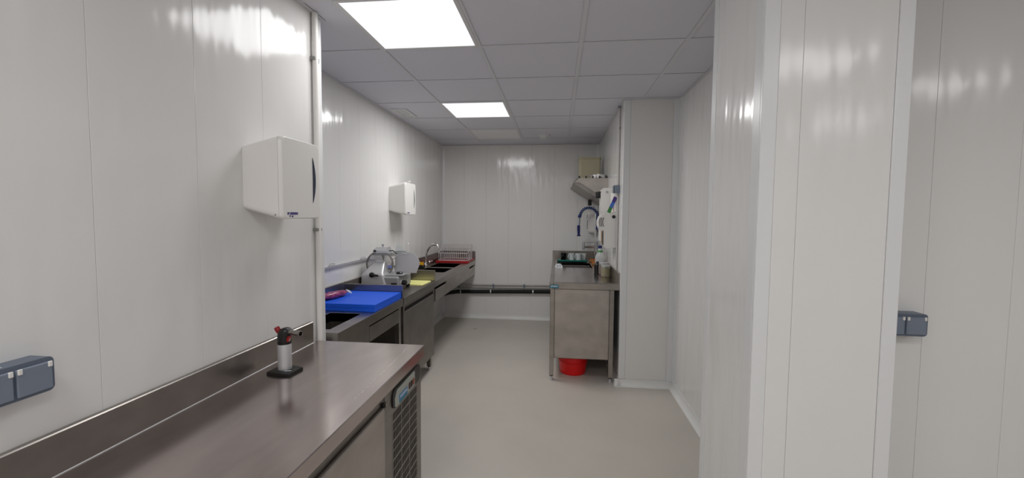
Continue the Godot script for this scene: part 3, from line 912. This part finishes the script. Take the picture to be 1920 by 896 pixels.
func shelf() -> void:
	var o := thing("wall_shelf", "brown-grey steel wall shelf with slanted brackets and black knobs on the right wall", "shelf", V(0.39, 1.9, 5.35))
	put(o, "board", Shape.new().span(0.222, 0.5625, 1.925, 1.945, 4.86, 5.95), M.steel_door)
	put(o, "front_lip", Shape.new().prism(PackedVector2Array([Vector2(0.222, 1.945), Vector2(0.168, 1.892), Vector2(0.170, 1.888), Vector2(0.226, 1.94)]), -5.95, -4.85), M.steel)
	var tri := PackedVector2Array([Vector2(0.5625, 1.943), Vector2(0.215, 1.943), Vector2(0.168, 1.893), Vector2(0.242, 1.893), Vector2(0.545, 1.70), Vector2(0.5625, 1.70)])
	put(o, "bracket", Shape.new().prism(tri, -4.865, -4.85), M.steel_door)
	put(o, "bracket", Shape.new().prism(tri, -5.95, -5.935), M.steel_dark)
	put(o, "slanted_underside", Shape.new().prism(PackedVector2Array([Vector2(0.168, 1.893), Vector2(0.172, 1.886), Vector2(0.545, 1.660), Vector2(0.5625, 1.660), Vector2(0.5625, 1.70), Vector2(0.545, 1.70), Vector2(0.242, 1.893)]), -5.934, -4.866), M.steel_dark)
	for i in 5:
		var k := put(o, "knob", Shape.new().ball(V(0.238 + i * 0.076, 1.956, 4.866), Vector3(0.012, 0.013, 0.012), 10), M.black_plastic)
	# tub and pan on it
	o = thing("storage_tub", "tall beige translucent plastic tub standing on the wall shelf", "tub", V(0.385, 1.946, 5.45))
	var rings := []
	for k in [[0.0, 0.94], [0.02, 0.96], [0.27, 1.0], [0.275, 1.05], [0.295, 1.05], [0.297, 1.02]]:
		var ring := []
		for p in rr(0.27 * k[1], 0.30 * k[1], 0.025, 4):
			ring.append(Vector3(p.x, k[0], p.y))
		rings.append(ring)
	part(o, "body", Shape.new().loft(rings, false), M.beige_tub)
	o = thing("frying_pan", "small shiny steel pan on the shelf in front of the beige tub", "pan", V(0.465, 1.946, 5.02))
	part(o, "body", Shape.new().lathe([Vector2(0, 0), Vector2(0.075, 0), Vector2(0.085, 0.008), Vector2(0.088, 0.045), Vector2(0.092, 0.047), Vector2(0.092, 0.049), Vector2(0.085, 0.047), Vector2(0.08, 0.01), Vector2(0, 0.006)], 28), M.chrome)
	part(o, "handle", Shape.new().tube([Vector3(-0.088, 0.035, 0), Vector3(-0.115, 0.04, 0.01), Vector3(-0.135, 0.04, 0.015)], 0.006, 8), M.chrome)

func spray_tap() -> void:
	var o := thing("spray_tap", "pre-rinse spray tap with coiled blue hose arching over the right sink", "tap", V(0.49, 0.9, 5.75))
	var d := 5.74
	put(o, "riser", Shape.new().tube([V(0.505, 0.898, d), V(0.505, 1.55, d)], 0.012, 12), M.chrome)
	put(o, "collar", Shape.new().lathe([Vector2(0, 0), Vector2(0.03, 0), Vector2(0.03, 0.02), Vector2(0.018, 0.03), Vector2(0, 0.03)], 16, Transform3D(Basis(), V(0.505, 0.898, d))), M.chrome)
	# arch: up the riser, over, and down to the spray head
	var arch := []
	for i in 41:
		var f := i / 40.0
		var p: Vector3
		if f < 0.35:
			p = V(0.53, 1.345 + f / 0.35 * 0.165, d)
		elif f < 0.9:
			var a := (f - 0.35) / 0.55 * PI * 0.93
			p = V(0.415 + 0.115 * cos(a), 1.51 + 0.115 * sin(a), d)
		else:
			var e := Vector2(0.415 + 0.115 * cos(PI * 0.93), 1.51 + 0.115 * sin(PI * 0.93))
			p = V(e.x - (f - 0.9) * 0.1, e.y - (f - 0.9) * 0.3, d)
		arch.append(p)
	put(o, "hose", Shape.new().tube(arch, 0.012, 10), M.slate_plastic)
	# coil round the hose
	var coil := []
	var turns := 22
	for i in turns * 10 + 1:
		var f: float = i / float(turns * 10)
		var k := f * 40.0
		var j := mini(int(k), 39)
		var p: Vector3 = arch[j].lerp(arch[j + 1], k - j)
		var t: Vector3 = (arch[j + 1] - arch[j]).normalized()
		var side := Vector3(0, 0, 1)
		var up := t.cross(side).normalized()
		var g := TAU * turns * f
		coil.append(p + (up * cos(g) + side * sin(g)) * 0.0175)
	put(o, "coil", Shape.new().tube(coil, 0.0062, 6), M.blue_hose)
	put(o, "upper_ferrule", Shape.new().lathe([Vector2(0, -0.014), Vector2(0.02, -0.014), Vector2(0.024, 0.0), Vector2(0.02, 0.014), Vector2(0, 0.014)], 14, Transform3D(Basis(), arch[40])), M.blue_handle)
	put(o, "lower_ferrule", Shape.new().lathe([Vector2(0, -0.016), Vector2(0.019, -0.016), Vector2(0.019, 0.016), Vector2(0, 0.016)], 14, Transform3D(Basis(), arch[0])), M.blue_handle)
	put(o, "drop_hose", Shape.new().tube([arch[40], arch[40] + Vector3(0.001, -0.06, 0), arch[40] + Vector3(-0.004, -0.12, 0)], 0.009, 10), M.grey_plastic)
	var hd: Vector3 = arch[40] + Vector3(-0.008, -0.225, 0)
	put(o, "spray_handle", Shape.new().lathe([Vector2(0, -0.04), Vector2(0.026, -0.04), Vector2(0.026, -0.028), Vector2(0.015, -0.02), Vector2(0.019, 0.02), Vector2(0.021, 0.095), Vector2(0.012, 0.108), Vector2(0, 0.108)], 16, Transform3D(Basis(Vector3(0, 0, 1), 0.03), hd)), M.blue_handle)
	put(o, "wall_hook", Shape.new().span(0.405, 0.452, 1.655, 1.735, d + 0.02, d + 0.06, 0.004), M.black_plastic)
	put(o, "hook_rod", Shape.new().tube([V(0.505, 1.55, d), V(0.48, 1.63, d + 0.02), V(0.44, 1.67, d + 0.03)], 0.006, 8), M.chrome)
	# mixer block
	put(o, "mixer_bar", Shape.new().tube([V(0.35, 1.095, d), V(0.53, 1.095, d)], 0.016, 12), M.chrome)
	put(o, "lever", Shape.new().tube([V(0.37, 1.155, d), V(0.50, 1.16, d), V(0.53, 1.165, d)], [0.005, 0.006, 0.009], 8), M.alu_paint)
	put(o, "valve", Shape.new().lathe([Vector2(0, 0.06), Vector2(0.018, 0.06), Vector2(0.018, 0.15), Vector2(0.013, 0.165), Vector2(0, 0.165)], 14, Transform3D(Basis(), V(0.352, 1.0, d))), M.alu_paint)
	put(o, "valve", Shape.new().lathe([Vector2(0, 0.06), Vector2(0.02, 0.06), Vector2(0.02, 0.17), Vector2(0, 0.17)], 14, Transform3D(Basis(), V(0.525, 1.0, d))), M.alu_paint)
	put(o, "spout", Shape.new().tube([V(0.355, 1.09, d), V(0.355, 1.05, d)], 0.010, 10), M.chrome)

# ------------------------------------------------------------------ small things
func small_things() -> void:
	torch()
	board_and_bag()
	slicer()
	far_sink_things()
	right_bench_things()

func torch() -> void:
	var o := thing("kitchen_torch", "silver kitchen blowtorch with black head and red button standing on the front counter", "blowtorch", V(-1.11, 0.8605, 1.585))
	var t := Basis(Vector3.UP, -0.08)
	# foot plate: wavy black slab
	var rings := []
	for i in 9:
		var f := -1.0 + i / 4.0
		var w := 0.047 - 0.006 * f * f
		var x := f * 0.052
		rings.append([t * Vector3(x, 0, -w), t * Vector3(x, 0.011 - 0.003 * f * f, -w), t * Vector3(x, 0.014 - 0.004 * f * f, -w + 0.008), t * Vector3(x, 0.014 - 0.004 * f * f, w - 0.008), t * Vector3(x, 0.011 - 0.003 * f * f, w), t * Vector3(x, 0, w)])
	var ft := part(o, "foot_plate", Shape.new().loft(rings, false), M.black_plastic)
	part(ft, "lettering", Shape.new().box(Vector3(0.022, 0.0142, 0.030), Vector3(0.026, 0.0004, 0.005), 0.0001, Transform3D(Basis(Vector3.UP, 0.25), Vector3.ZERO)), M.label_white)
	part(o, "gas_tank", Shape.new().lathe([Vector2(0, 0.012), Vector2(0.025, 0.012), Vector2(0.0262, 0.018), Vector2(0.0262, 0.115), Vector2(0.025, 0.119), Vector2(0, 0.119)], 32), M.alu)
	# head: a black body that leans back
	rings = []
	for k in [[0.119, 0.0262, 0.0, 0.0262], [0.135, 0.0265, 0.0, 0.0265], [0.150, 0.026, 0.0, 0.026], [0.162, 0.027, 0.002, 0.025], [0.174, 0.026, 0.006, 0.022], [0.182, 0.018, 0.008, 0.018], [0.186, 0.006, 0.008, 0.008]]:
		var ring := []
		for i in 18:
			var f := TAU * i / 18
			ring.append(Vector3(k[2] + k[1] * cos(f), k[0], k[3] * sin(f)))
		rings.append(ring)
	part(o, "head", Shape.new().loft(rings), M.black_plastic)
	part(o, "nozzle", Shape.new().lathe([Vector2(0, 0), Vector2(0.010, 0), Vector2(0.010, 0.03), Vector2(0.0115, 0.034), Vector2(0.0115, 0.062), Vector2(0.009, 0.062), Vector2(0.008, 0.035), Vector2(0, 0.03)], 20, Transform3D(Basis(Vector3(0, 0, 1), -PI / 2 - 0.02) * Basis(Vector3.RIGHT, 0.25), Vector3(0.024, 0.169, 0.004))), M.steel)
	part(o, "ignition_button", Shape.new().box(Vector3(0, 0, 0), Vector3(0.012, 0.024, 0.018), 0.004, Transform3D(Basis(Vector3(0, 0, 1), -0.35), Vector3(0.024, 0.141, 0.008))), M.red_torch)
	part(o, "gas_lever", Shape.new().lathe([Vector2(0, 0), Vector2(0.009, 0), Vector2(0.011, 0.014), Vector2(0.010, 0.024), Vector2(0, 0.026)], 14, Transform3D(Basis(Vector3(0, 0, 1), 0.5), Vector3(-0.018, 0.166, 0.006))), M.red_torch)

func board_and_bag() -> void:
	var o := thing("chopping_board", "thick bright blue chopping board lying on the left sink bench", "chopping board", V(-1.41, 0.8605, 2.88))
	put(o, "slab", Shape.new().span(-1.62, -1.202, 0.8607, 0.884, 2.645, 3.12, 0.002), M.blue_board)
	put(o, "slab", Shape.new().span(-1.62, -1.202, 0.8842, 0.911, 2.645, 3.12, 0.002), M.blue_board)
	# pink bag of food on the board's far edge
	o = thing("food_bag", "crumpled pink and purple plastic bag lying behind the blue board edge", "bag", V(-1.572, 0.912, 2.81))
	var rings := []
	var rng := RandomNumberGenerator.new()
	rng.seed = 11
	for i in 9:
		var f := i / 8.0
		var r := 0.028 * sqrt(maxf(0.02, sin(PI * clampf(f, 0.03, 0.97)))) + 0.004
		var ring := []
		for k in 14:
			var g := TAU * k / 14
			var q := rng.randf_range(0.82, 1.15)
			ring.append(Vector3(-0.04 + r * 1.3 * cos(g) * q + 0.05 * f, maxf(0.0005, 0.024 + r * 0.85 * sin(g) * q), 0.14 - 0.27 * f))
		rings.append(ring)
	part(o, "bag_body", Shape.new().loft(rings), M.pink_bag)
	part(o, "torn_end", Shape.new().loft([[Vector3(0.0, 0.02, -0.125), Vector3(0.02, 0.045, -0.12), Vector3(0.035, 0.02, -0.125)], [Vector3(0.012, 0.012, -0.15), Vector3(0.035, 0.030, -0.145), Vector3(0.055, 0.008, -0.145)]], false), M.label_white)

func slicer() -> void:
	# local: x right, y up, z towards the camera; stands on the cabinet top
	var o := thing("meat_slicer", "silver meat slicer with round blade and black knobs on the far left counter", "slicer", V(-1.525, 0.8605, 3.54))
	o.scale = Vector3.ONE * 1.05
	var P: Material = M.alu
	part(o, "base", Shape.new().box(Vector3(0.085, 0.069, -0.005), Vector3(0.20, 0.102, 0.29), 0.012), M.alu_paint)
	for k in [[0.165, 0.11], [0.01, 0.11], [0.165, -0.12], [0.01, -0.12]]:
		part(o, "rubber_foot", Shape.new().lathe([Vector2(0, 0), Vector2(0.016, 0), Vector2(0.02, 0.018), Vector2(0, 0.018)], 12, Transform3D(Basis(), Vector3(k[0], 0, k[1]))), M.rubber)
	# motor housing
	var prof := [[-0.02, -0.135, 0.09, 0.155], [0.0, -0.135, 0.09, 0.155], [0.09, -0.128, 0.06, 0.15], [0.108, -0.118, 0.05, 0.14], [0.178, -0.072, 0.03, 0.06], [0.188, -0.062, 0.02, 0.03]]
	var rings := []
	for k in prof:
		var ring := []
		for q in rr(k[2] - k[1], k[3] + 0.13, 0.02, 4, Vector2((k[1] + k[2]) / 2, (k[3] - 0.13) / 2)):
			ring.append(Vector3(q.x, k[0] + 0.039, q.y))
		rings.append(ring)
	var hs := part(o, "motor_housing", Shape.new().loft(rings, false), P)
	part(hs, "star_knob", Shape.new().lathe([Vector2(0, 0), Vector2(0.018, 0), Vector2(0.022, 0.006), Vector2(0.022, 0.02), Vector2(0.012, 0.026), Vector2(0, 0.026)], 8, Transform3D(Basis(Vector3.RIGHT, PI / 2), Vector3(-0.03, 0.133, 0.148))), M.black_plastic)
	part(hs, "knob_rod", Shape.new().tube([Vector3(-0.02, 0.133, 0.168), Vector3(0.025, 0.129, 0.168)], 0.008, 8), M.black_plastic)
	# blade with guard ring, tilted a little
	var bt := Transform3D(Basis(Vector3.UP, 0.22) * Basis(Vector3(1, 0, 0), PI / 2), Vector3(-0.022, 0.205, 0.02))
	var bl := part(o, "blade", Shape.new().lathe([Vector2(0, -0.004), Vector2(0.06, -0.006), Vector2(0.098, 0.0), Vector2(0.06, 0.004), Vector2(0, 0.008)], 40, bt), M.blade_steel)
	part(bl, "blade_cap", Shape.new().lathe([Vector2(0.045, 0.004), Vector2(0.04, 0.016), Vector2(0, 0.018)], 24, bt), M.alu)
	var ring := []
	for i in 40:
		var f := TAU * i / 40
		ring.append(bt * Vector3(0.106 * cos(f), 0.006, 0.106 * sin(f)))
	part(o, "guard_ring", Shape.new().tube(ring, 0.007, 8, true), M.steel_dark)
	# sharpener on top
	var sh := part(o, "sharpener_cover", Shape.new().loft([[Vector3(-0.075, 0.301, 0.05), Vector3(0.055, 0.301, 0.05), Vector3(0.055, 0.301, -0.05), Vector3(-0.075, 0.301, -0.05)], [Vector3(-0.07, 0.321, 0.048), Vector3(0.05, 0.321, 0.048), Vector3(0.05, 0.321, -0.048), Vector3(-0.07, 0.321, -0.048)], [Vector3(-0.05, 0.348, 0.03), Vector3(0.045, 0.348, 0.03), Vector3(0.045, 0.348, -0.04), Vector3(-0.05, 0.348, -0.04)]], false), P)
	part(sh, "screw_knob", Shape.new().lathe([Vector2(0, 0.348), Vector2(0.006, 0.348), Vector2(0.006, 0.358), Vector2(0.011, 0.36), Vector2(0.011, 0.37), Vector2(0, 0.371)], 12, Transform3D(Basis(), Vector3(-0.005, 0, 0.0))), M.alu_paint)
	part(sh, "side_knob", Shape.new().ball(Vector3(-0.052, 0.318, 0.055), Vector3(0.011, 0.011, 0.011), 12), M.black_plastic)
	part(o, "sharpener_arm", Shape.new().box(Vector3(-0.01, 0.291, 0.0), Vector3(0.15, 0.022, 0.07), 0.004), M.alu_paint)
	part(o, "sharpener_post", Shape.new().box(Vector3(-0.01, 0.258, 0.0), Vector3(0.05, 0.06, 0.04), 0.006), M.steel_dark)
	# gauge plate to the right: upright, with a rounded top right corner
	var poly := PackedVector2Array([Vector2(-0.10, 0.0), Vector2(0.085, 0.0)])
	for i in 9:
		var f := PI / 2 * i / 8.0
		poly.append(Vector2(0.01 + 0.10 * cos(f), 0.075 + 0.10 * sin(f)))
	poly.append(Vector2(-0.10, 0.185))
	part(o, "gauge_plate", Shape.new().prism(poly, -0.012, 0.0, Transform3D(Basis(Vector3.RIGHT, -0.1) * Basis(Vector3.UP, 0.1), Vector3(0.175, 0.125, -0.06)), true), P)
	# carriage tray with puck
	part(o, "carriage_tray", Shape.new().box(Vector3(0.105, 0.125, 0.035), Vector3(0.2, 0.008, 0.16), 0.003), M.alu_paint)
	part(o, "locking_puck", Shape.new().lathe([Vector2(0, 0.129), Vector2(0.026, 0.129), Vector2(0.028, 0.137), Vector2(0.02, 0.145), Vector2(0, 0.146)], 20, Transform3D(Basis(), Vector3(0.15, 0, 0.03))), M.black_plastic)
	# thickness dial to the right
	var dl := part(o, "thickness_dial", Shape.new().lathe([Vector2(0, 0), Vector2(0.022, 0), Vector2(0.022, 0.03), Vector2(0.017, 0.035), Vector2(0, 0.035)], 18, Transform3D(Basis(Vector3(0, 0, 1), -PI / 2), Vector3(0.197, 0.065, 0.09))), M.black_plastic)
	part(dl, "dial_scale", Shape.new().lathe([Vector2(0, 0), Vector2(0.026, 0), Vector2(0.026, 0.012), Vector2(0, 0.012)], 18, Transform3D(Basis(Vector3(0, 0, 1), -PI / 2), Vector3(0.186, 0.065, 0.09))), P)
	part(o, "power_switch", Shape.new().box(Vector3(0.15, 0.05, 0.151), Vector3(0.05, 0.04, 0.012), 0.004), M.black_plastic)
	# meat pusher: clear guard with wire arms
	part(o, "hand_guard", Shape.new().loft([[Vector3(0.075, 0.301, -0.06), Vector3(0.165, 0.301, -0.06), Vector3(0.165, 0.295, -0.06), Vector3(0.075, 0.295, -0.06)], [Vector3(0.09, 0.358, -0.05), Vector3(0.14, 0.358, -0.05), Vector3(0.14, 0.353, -0.05), Vector3(0.09, 0.353, -0.05)]], false), M.clear_plastic)
	part(o, "pusher_arm", Shape.new().tube([Vector3(0.05, 0.316, 0.0), Vector3(0.08, 0.318, -0.01), Vector3(0.11, 0.291, -0.02)], 0.0045, 8), M.black_plastic)
	part(o, "pusher_arm", Shape.new().tube([Vector3(0.09, 0.308, -0.05), Vector3(0.17, 0.313, -0.04), Vector3(0.195, 0.295, -0.03), Vector3(0.14, 0.283, 0.0), Vector3(0.09, 0.248, 0.02), Vector3(0.075, 0.193, 0.03)], 0.0035, 8), M.alu_paint)

func far_sink_things() -> void:
	# folded yellow cloth
	var o: Node3D = single("yellow_cloth", Shape.new().loft([[V(-1.44, 0.8606, 3.722), V(-1.235, 0.8606, 3.73), V(-1.225, 0.8606, 3.965), V(-1.44, 0.8606, 3.975)], [V(-1.438, 0.867, 3.724), V(-1.24, 0.866, 3.733), V(-1.23, 0.869, 3.96), V(-1.438, 0.868, 3.972)]], false), M.yellow_cloth, "folded pale yellow cloth on the counter beside the slicer", "cloth")
	# swan-neck tap
	o = thing("sink_tap", "chrome swan-neck tap with lever at the double sink on the left", "tap", V(-1.63, 0.8605, 5.04))
	var pts := []
	pts.append(Vector3(0, 0.0, 0))
	pts.append(Vector3(0.002, 0.07, 0))
	for i in 13:
		var f := PI * 0.5 * i / 12.0
		pts.append(Vector3(0.12 - 0.114 * cos(f), 0.12 + 0.168 * sin(f), 0))
	pts.append(Vector3(0.148, 0.281, 0))
	pts.append(Vector3(0.166, 0.26, 0))
	pts.append(Vector3(0.172, 0.235, 0))
	part(o, "spout", Shape.new().tube(pts, 0.015, 14), M.chrome)
	part(o, "base", Shape.new().lathe([Vector2(0, 0), Vector2(0.027, 0), Vector2(0.027, 0.04), Vector2(0.02, 0.055), Vector2(0, 0.055)], 20), M.chrome)
	part(o, "lever", Shape.new().tube([Vector3(0.02, 0.045, 0.01), Vector3(0.07, 0.075, 0.03), Vector3(0.10, 0.085, 0.03)], [0.010, 0.008, 0.006], 10), M.chrome)
	part(o, "lever_knob", Shape.new().ball(Vector3(0.06, 0.068, 0.025), Vector3(0.017, 0.017, 0.017), 12), M.chrome)
	# sponge holder
	o = thing("sponge", "yellow sponge in a black holder beside the left tap", "sponge", V(-1.636, 0.8605, 4.92))
	part(o, "holder", Shape.new().box(Vector3(0, 0.021, 0), Vector3(0.062, 0.04, 0.09), 0.006), M.black_plastic)
	part(o, "pad", Shape.new().prism(PackedVector2Array([Vector2(-0.028, -0.022), Vector2(0, -0.014), Vector2(0.028, -0.022), Vector2(0.030, 0.02), Vector2(0, 0.012), Vector2(-0.030, 0.02)]), 0, 0.03, Transform3D(Basis(), Vector3(0, 0.064, 0.012))), M.yellow_sponge)
	# red tray and wire rack
	o = thing("drip_tray", "flat red plastic tray beside the left double sink, under the wire rack", "tray", V(-1.42, 0.8605, 5.75))
	var s := Shape.new()
	s.box(Vector3(0, 0.006, 0), Vector3(0.45, 0.01, 0.42), 0.002)
	for k in [-1, 1]:
		s.box(Vector3(k * 0.222, 0.016, 0), Vector3(0.012, 0.03, 0.42), 0.003)
		s.box(Vector3(0, 0.016, k * 0.207), Vector3(0.45, 0.03, 0.012), 0.003)
	part(o, "tray_body", s, M.red_tray)
	o = thing("dish_rack", "white wire dish rack standing in the red tray against back wall", "dish rack", V(-1.42, 0.872, 5.75))
	var X := 0.205
	var Z := 0.18
	for k in [[0.215, 1], [0.02, 1]]:
		var loop := []
		for p in rr(2 * X, 2 * Z, 0.03, 4):
			loop.append(Vector3(p.x, k[0] if k[0] < 0.1 else (0.215 if p.y < 0 else 0.12), p.y))
		part(o, "rail", Shape.new().tube(loop, 0.005, 8, true), M.white_wire)
	for i in 15:
		var x := -X + 0.012 + i * (2 * X - 0.024) / 14.0
		part(o, "wire", Shape.new().tube([Vector3(x, 0.215, -Z), Vector3(x, 0.02, -Z), Vector3(x, 0.003, 0), Vector3(x, 0.02, Z), Vector3(x, 0.12, Z)], 0.003, 6), M.white_wire)
	for i in 5:
		var z := -Z + 0.05 + i * 0.065
		for k in [-1, 1]:
			part(o, "wire", Shape.new().tube([Vector3(k * X, 0.12 if z > 0 else 0.2, z), Vector3(k * X, 0.02, z)], 0.003, 6), M.white_wire)

func mug(at: Vector3, turn: float, m: Material, label: String) -> void:
	var o := thing("mug", label, "mug", at, "mugs and glass on the teal tray")
	o.rotation.y = turn
	part(o, "cup", Shape.new().lathe([Vector2(0, 0), Vector2(0.032, 0), Vector2(0.037, 0.006), Vector2(0.041, 0.088), Vector2(0.042, 0.094), Vector2(0.039, 0.094), Vector2(0.036, 0.01), Vector2(0, 0.008)], 28), m)
	part(o, "handle", Shape.new().tube([Vector3(-0.038, 0.078, 0), Vector3(-0.056, 0.074, 0), Vector3(-0.066, 0.05, 0), Vector3(-0.056, 0.026, 0), Vector3(-0.036, 0.02, 0)], 0.006, 8), m)

func jar(at: Vector3, r: float, h: float, label: String, food: Material, lid: Material) -> void:
	var o := thing("glass_jar", label, "jar", at, "jars on the right bench")
	part(o, "glass", Shape.new().lathe([Vector2(0, 0), Vector2(r * 0.9, 0), Vector2(r, 0.008), Vector2(r, h * 0.8), Vector2(r * 0.86, h * 0.88), Vector2(r * 0.86, h * 0.9)], 28), M.glass)
	part(o, "contents", Shape.new().lathe([Vector2(0, 0.004), Vector2(r * 0.86, 0.004), Vector2(r * 0.94, 0.01), Vector2(r * 0.94, h * 0.74), Vector2(0, h * 0.75)], 24), food)
	part(o, "lid", Shape.new().lathe([Vector2(0, h * 0.86), Vector2(r * 0.94, h * 0.86), Vector2(r * 0.95, h * 0.98), Vector2(r * 0.88, h), Vector2(0, h)], 28), lid)

func right_bench_things() -> void:
	var T := 0.8975
	# teal tray across the back of the basin, with mugs
	var o := thing("draining_tray", "dark teal draining tray behind the right sink, holding the mugs", "tray", V(0.20, 0.907, 5.72))
	var s := Shape.new()
	s.box(Vector3(0, 0.004, 0), Vector3(0.40, 0.008, 0.30), 0.002)
	s.box(Vector3(0, 0.012, 0.147), Vector3(0.40, 0.022, 0.006), 0.002)
	s.box(Vector3(-0.197, 0.012, 0), Vector3(0.006, 0.022, 0.30), 0.002)
	s.box(Vector3(0.197, 0.012, 0), Vector3(0.006, 0.022, 0.30), 0.002)
	part(o, "tray_body", s, M.teal_tray)
	part(o, "tray_leg", Shape.new().box(Vector3(-0.15, -0.005, 0.1), Vector3(0.08, 0.0088, 0.03), 0.001), M.black_plastic)
	part(o, "tray_leg", Shape.new().box(Vector3(0.15, -0.005, 0.1), Vector3(0.03, 0.0088, 0.03), 0.001), M.black_plastic)
	part(o, "tray_leg", Shape.new().box(Vector3(0.0, -0.005, -0.12), Vector3(0.3, 0.0088, 0.03), 0.001), M.black_plastic)
	var my := 0.9155
	mug(V(0.085, my, 5.70), 1.2, M.ceramic_black, "black mug at the left end of the teal tray")
	mug(V(0.192, my, 5.69), 0.75, M.ceramic_white, "white mug beside the black one on the teal tray")
	mug(V(0.283, my, 5.69), 0.75, M.ceramic_white, "white mug beside the drinking glass on the teal tray")
	single("drinking_glass", Shape.new().lathe([Vector2(0, 0), Vector2(0.03, 0), Vector2(0.038, 0.09), Vector2(0.0365, 0.09), Vector2(0.029, 0.006), Vector2(0, 0.006)], 24), M.clear_plastic, "clear drinking glass at the right end of the teal tray", "glass", "mugs and glass on the teal tray").position = V(0.356, my, 5.76)
	# white half-round timer at the left edge of the bench
	o = thing("sponge_block", "white half-round block with grey marks on the right bench edge", "block", V(0.018, T, 5.0))
	var poly := PackedVector2Array([Vector2(-0.045, 0.0), Vector2(0.047, 0.0)])
	for i in 9:
		var f := PI * i / 8.0
		poly.append(Vector2(0.001 + 0.046 * cos(f), 0.012 + 0.034 * sin(f)))
	part(o, "body", Shape.new().prism(poly, -0.03, 0.03), M.ceramic_white)
	part(o, "mark", Shape.new().box(Vector3(-0.012, 0.022, 0.0305), Vector3(0.012, 0.014, 0.001), 0.0004), M.grey_plastic)
	part(o, "mark", Shape.new().box(Vector3(0.016, 0.024, 0.0305), Vector3(0.016, 0.010, 0.001), 0.0004), M.grey_plastic)
	# jars and bottles along the wall
	jar(V(0.494, T, 4.33), 0.048, 0.118, "squat glass jar with pale lid and olive contents, nearest on right bench", M.food_olive, M.panel_grey)
	jar(V(0.488, T, 4.50), 0.05, 0.13, "glass jar with silver lid just behind the olive jar", M.food_brown, M.alu)
	o = thing("dark_bottle", "short black bottle behind the jars on the right bench", "bottle", V(0.436, T, 4.62))
	part(o, "body", Shape.new().lathe([Vector2(0, 0), Vector2(0.032, 0), Vector2(0.034, 0.01), Vector2(0.034, 0.085), Vector2(0.015, 0.11), Vector2(0.015, 0.122), Vector2(0, 0.122)], 20), M.black_plastic)
	o = thing("water_bottle", "clear plastic bottle with blue cap behind the jars on right bench", "bottle", V(0.478, T, 4.78))
	part(o, "body", Shape.new().lathe([Vector2(0, 0), Vector2(0.05, 0), Vector2(0.054, 0.012), Vector2(0.054, 0.15), Vector2(0.05, 0.17), Vector2(0.022, 0.235), Vector2(0.018, 0.26)], 24), M.clear_plastic)
	part(o, "cap", Shape.new().lathe([Vector2(0, 0.255), Vector2(0.022, 0.255), Vector2(0.022, 0.285), Vector2(0, 0.285)], 18), M.blue_handle)
	part(o, "neck_ring", Shape.new().lathe([Vector2(0.030, 0.212), Vector2(0.033, 0.212), Vector2(0.026, 0.232), Vector2(0.023, 0.232)], 18), M.sticker_green)
	# brushes with tan backs
	for k in [[0.475, 0.935, 5.70, "orange and tan scrubbing pad, upper one beside the right sink"], [0.485, 0.8975, 5.38, "orange and tan scrubbing pad lying low beside the right sink"]]:
		o = thing("scrub_pad", k[3], "sponge", V(k[0], T, k[2]), "scrub pads by the right sink")
		part(o, "pad", Shape.new().box(Vector3(0, 0.012, 0), Vector3(0.09, 0.022, 0.06), 0.004), M.wood_tan)
		part(o, "scourer", Shape.new().box(Vector3(0, 0.030, 0), Vector3(0.09, 0.012, 0.06), 0.003), M.orange_sponge)
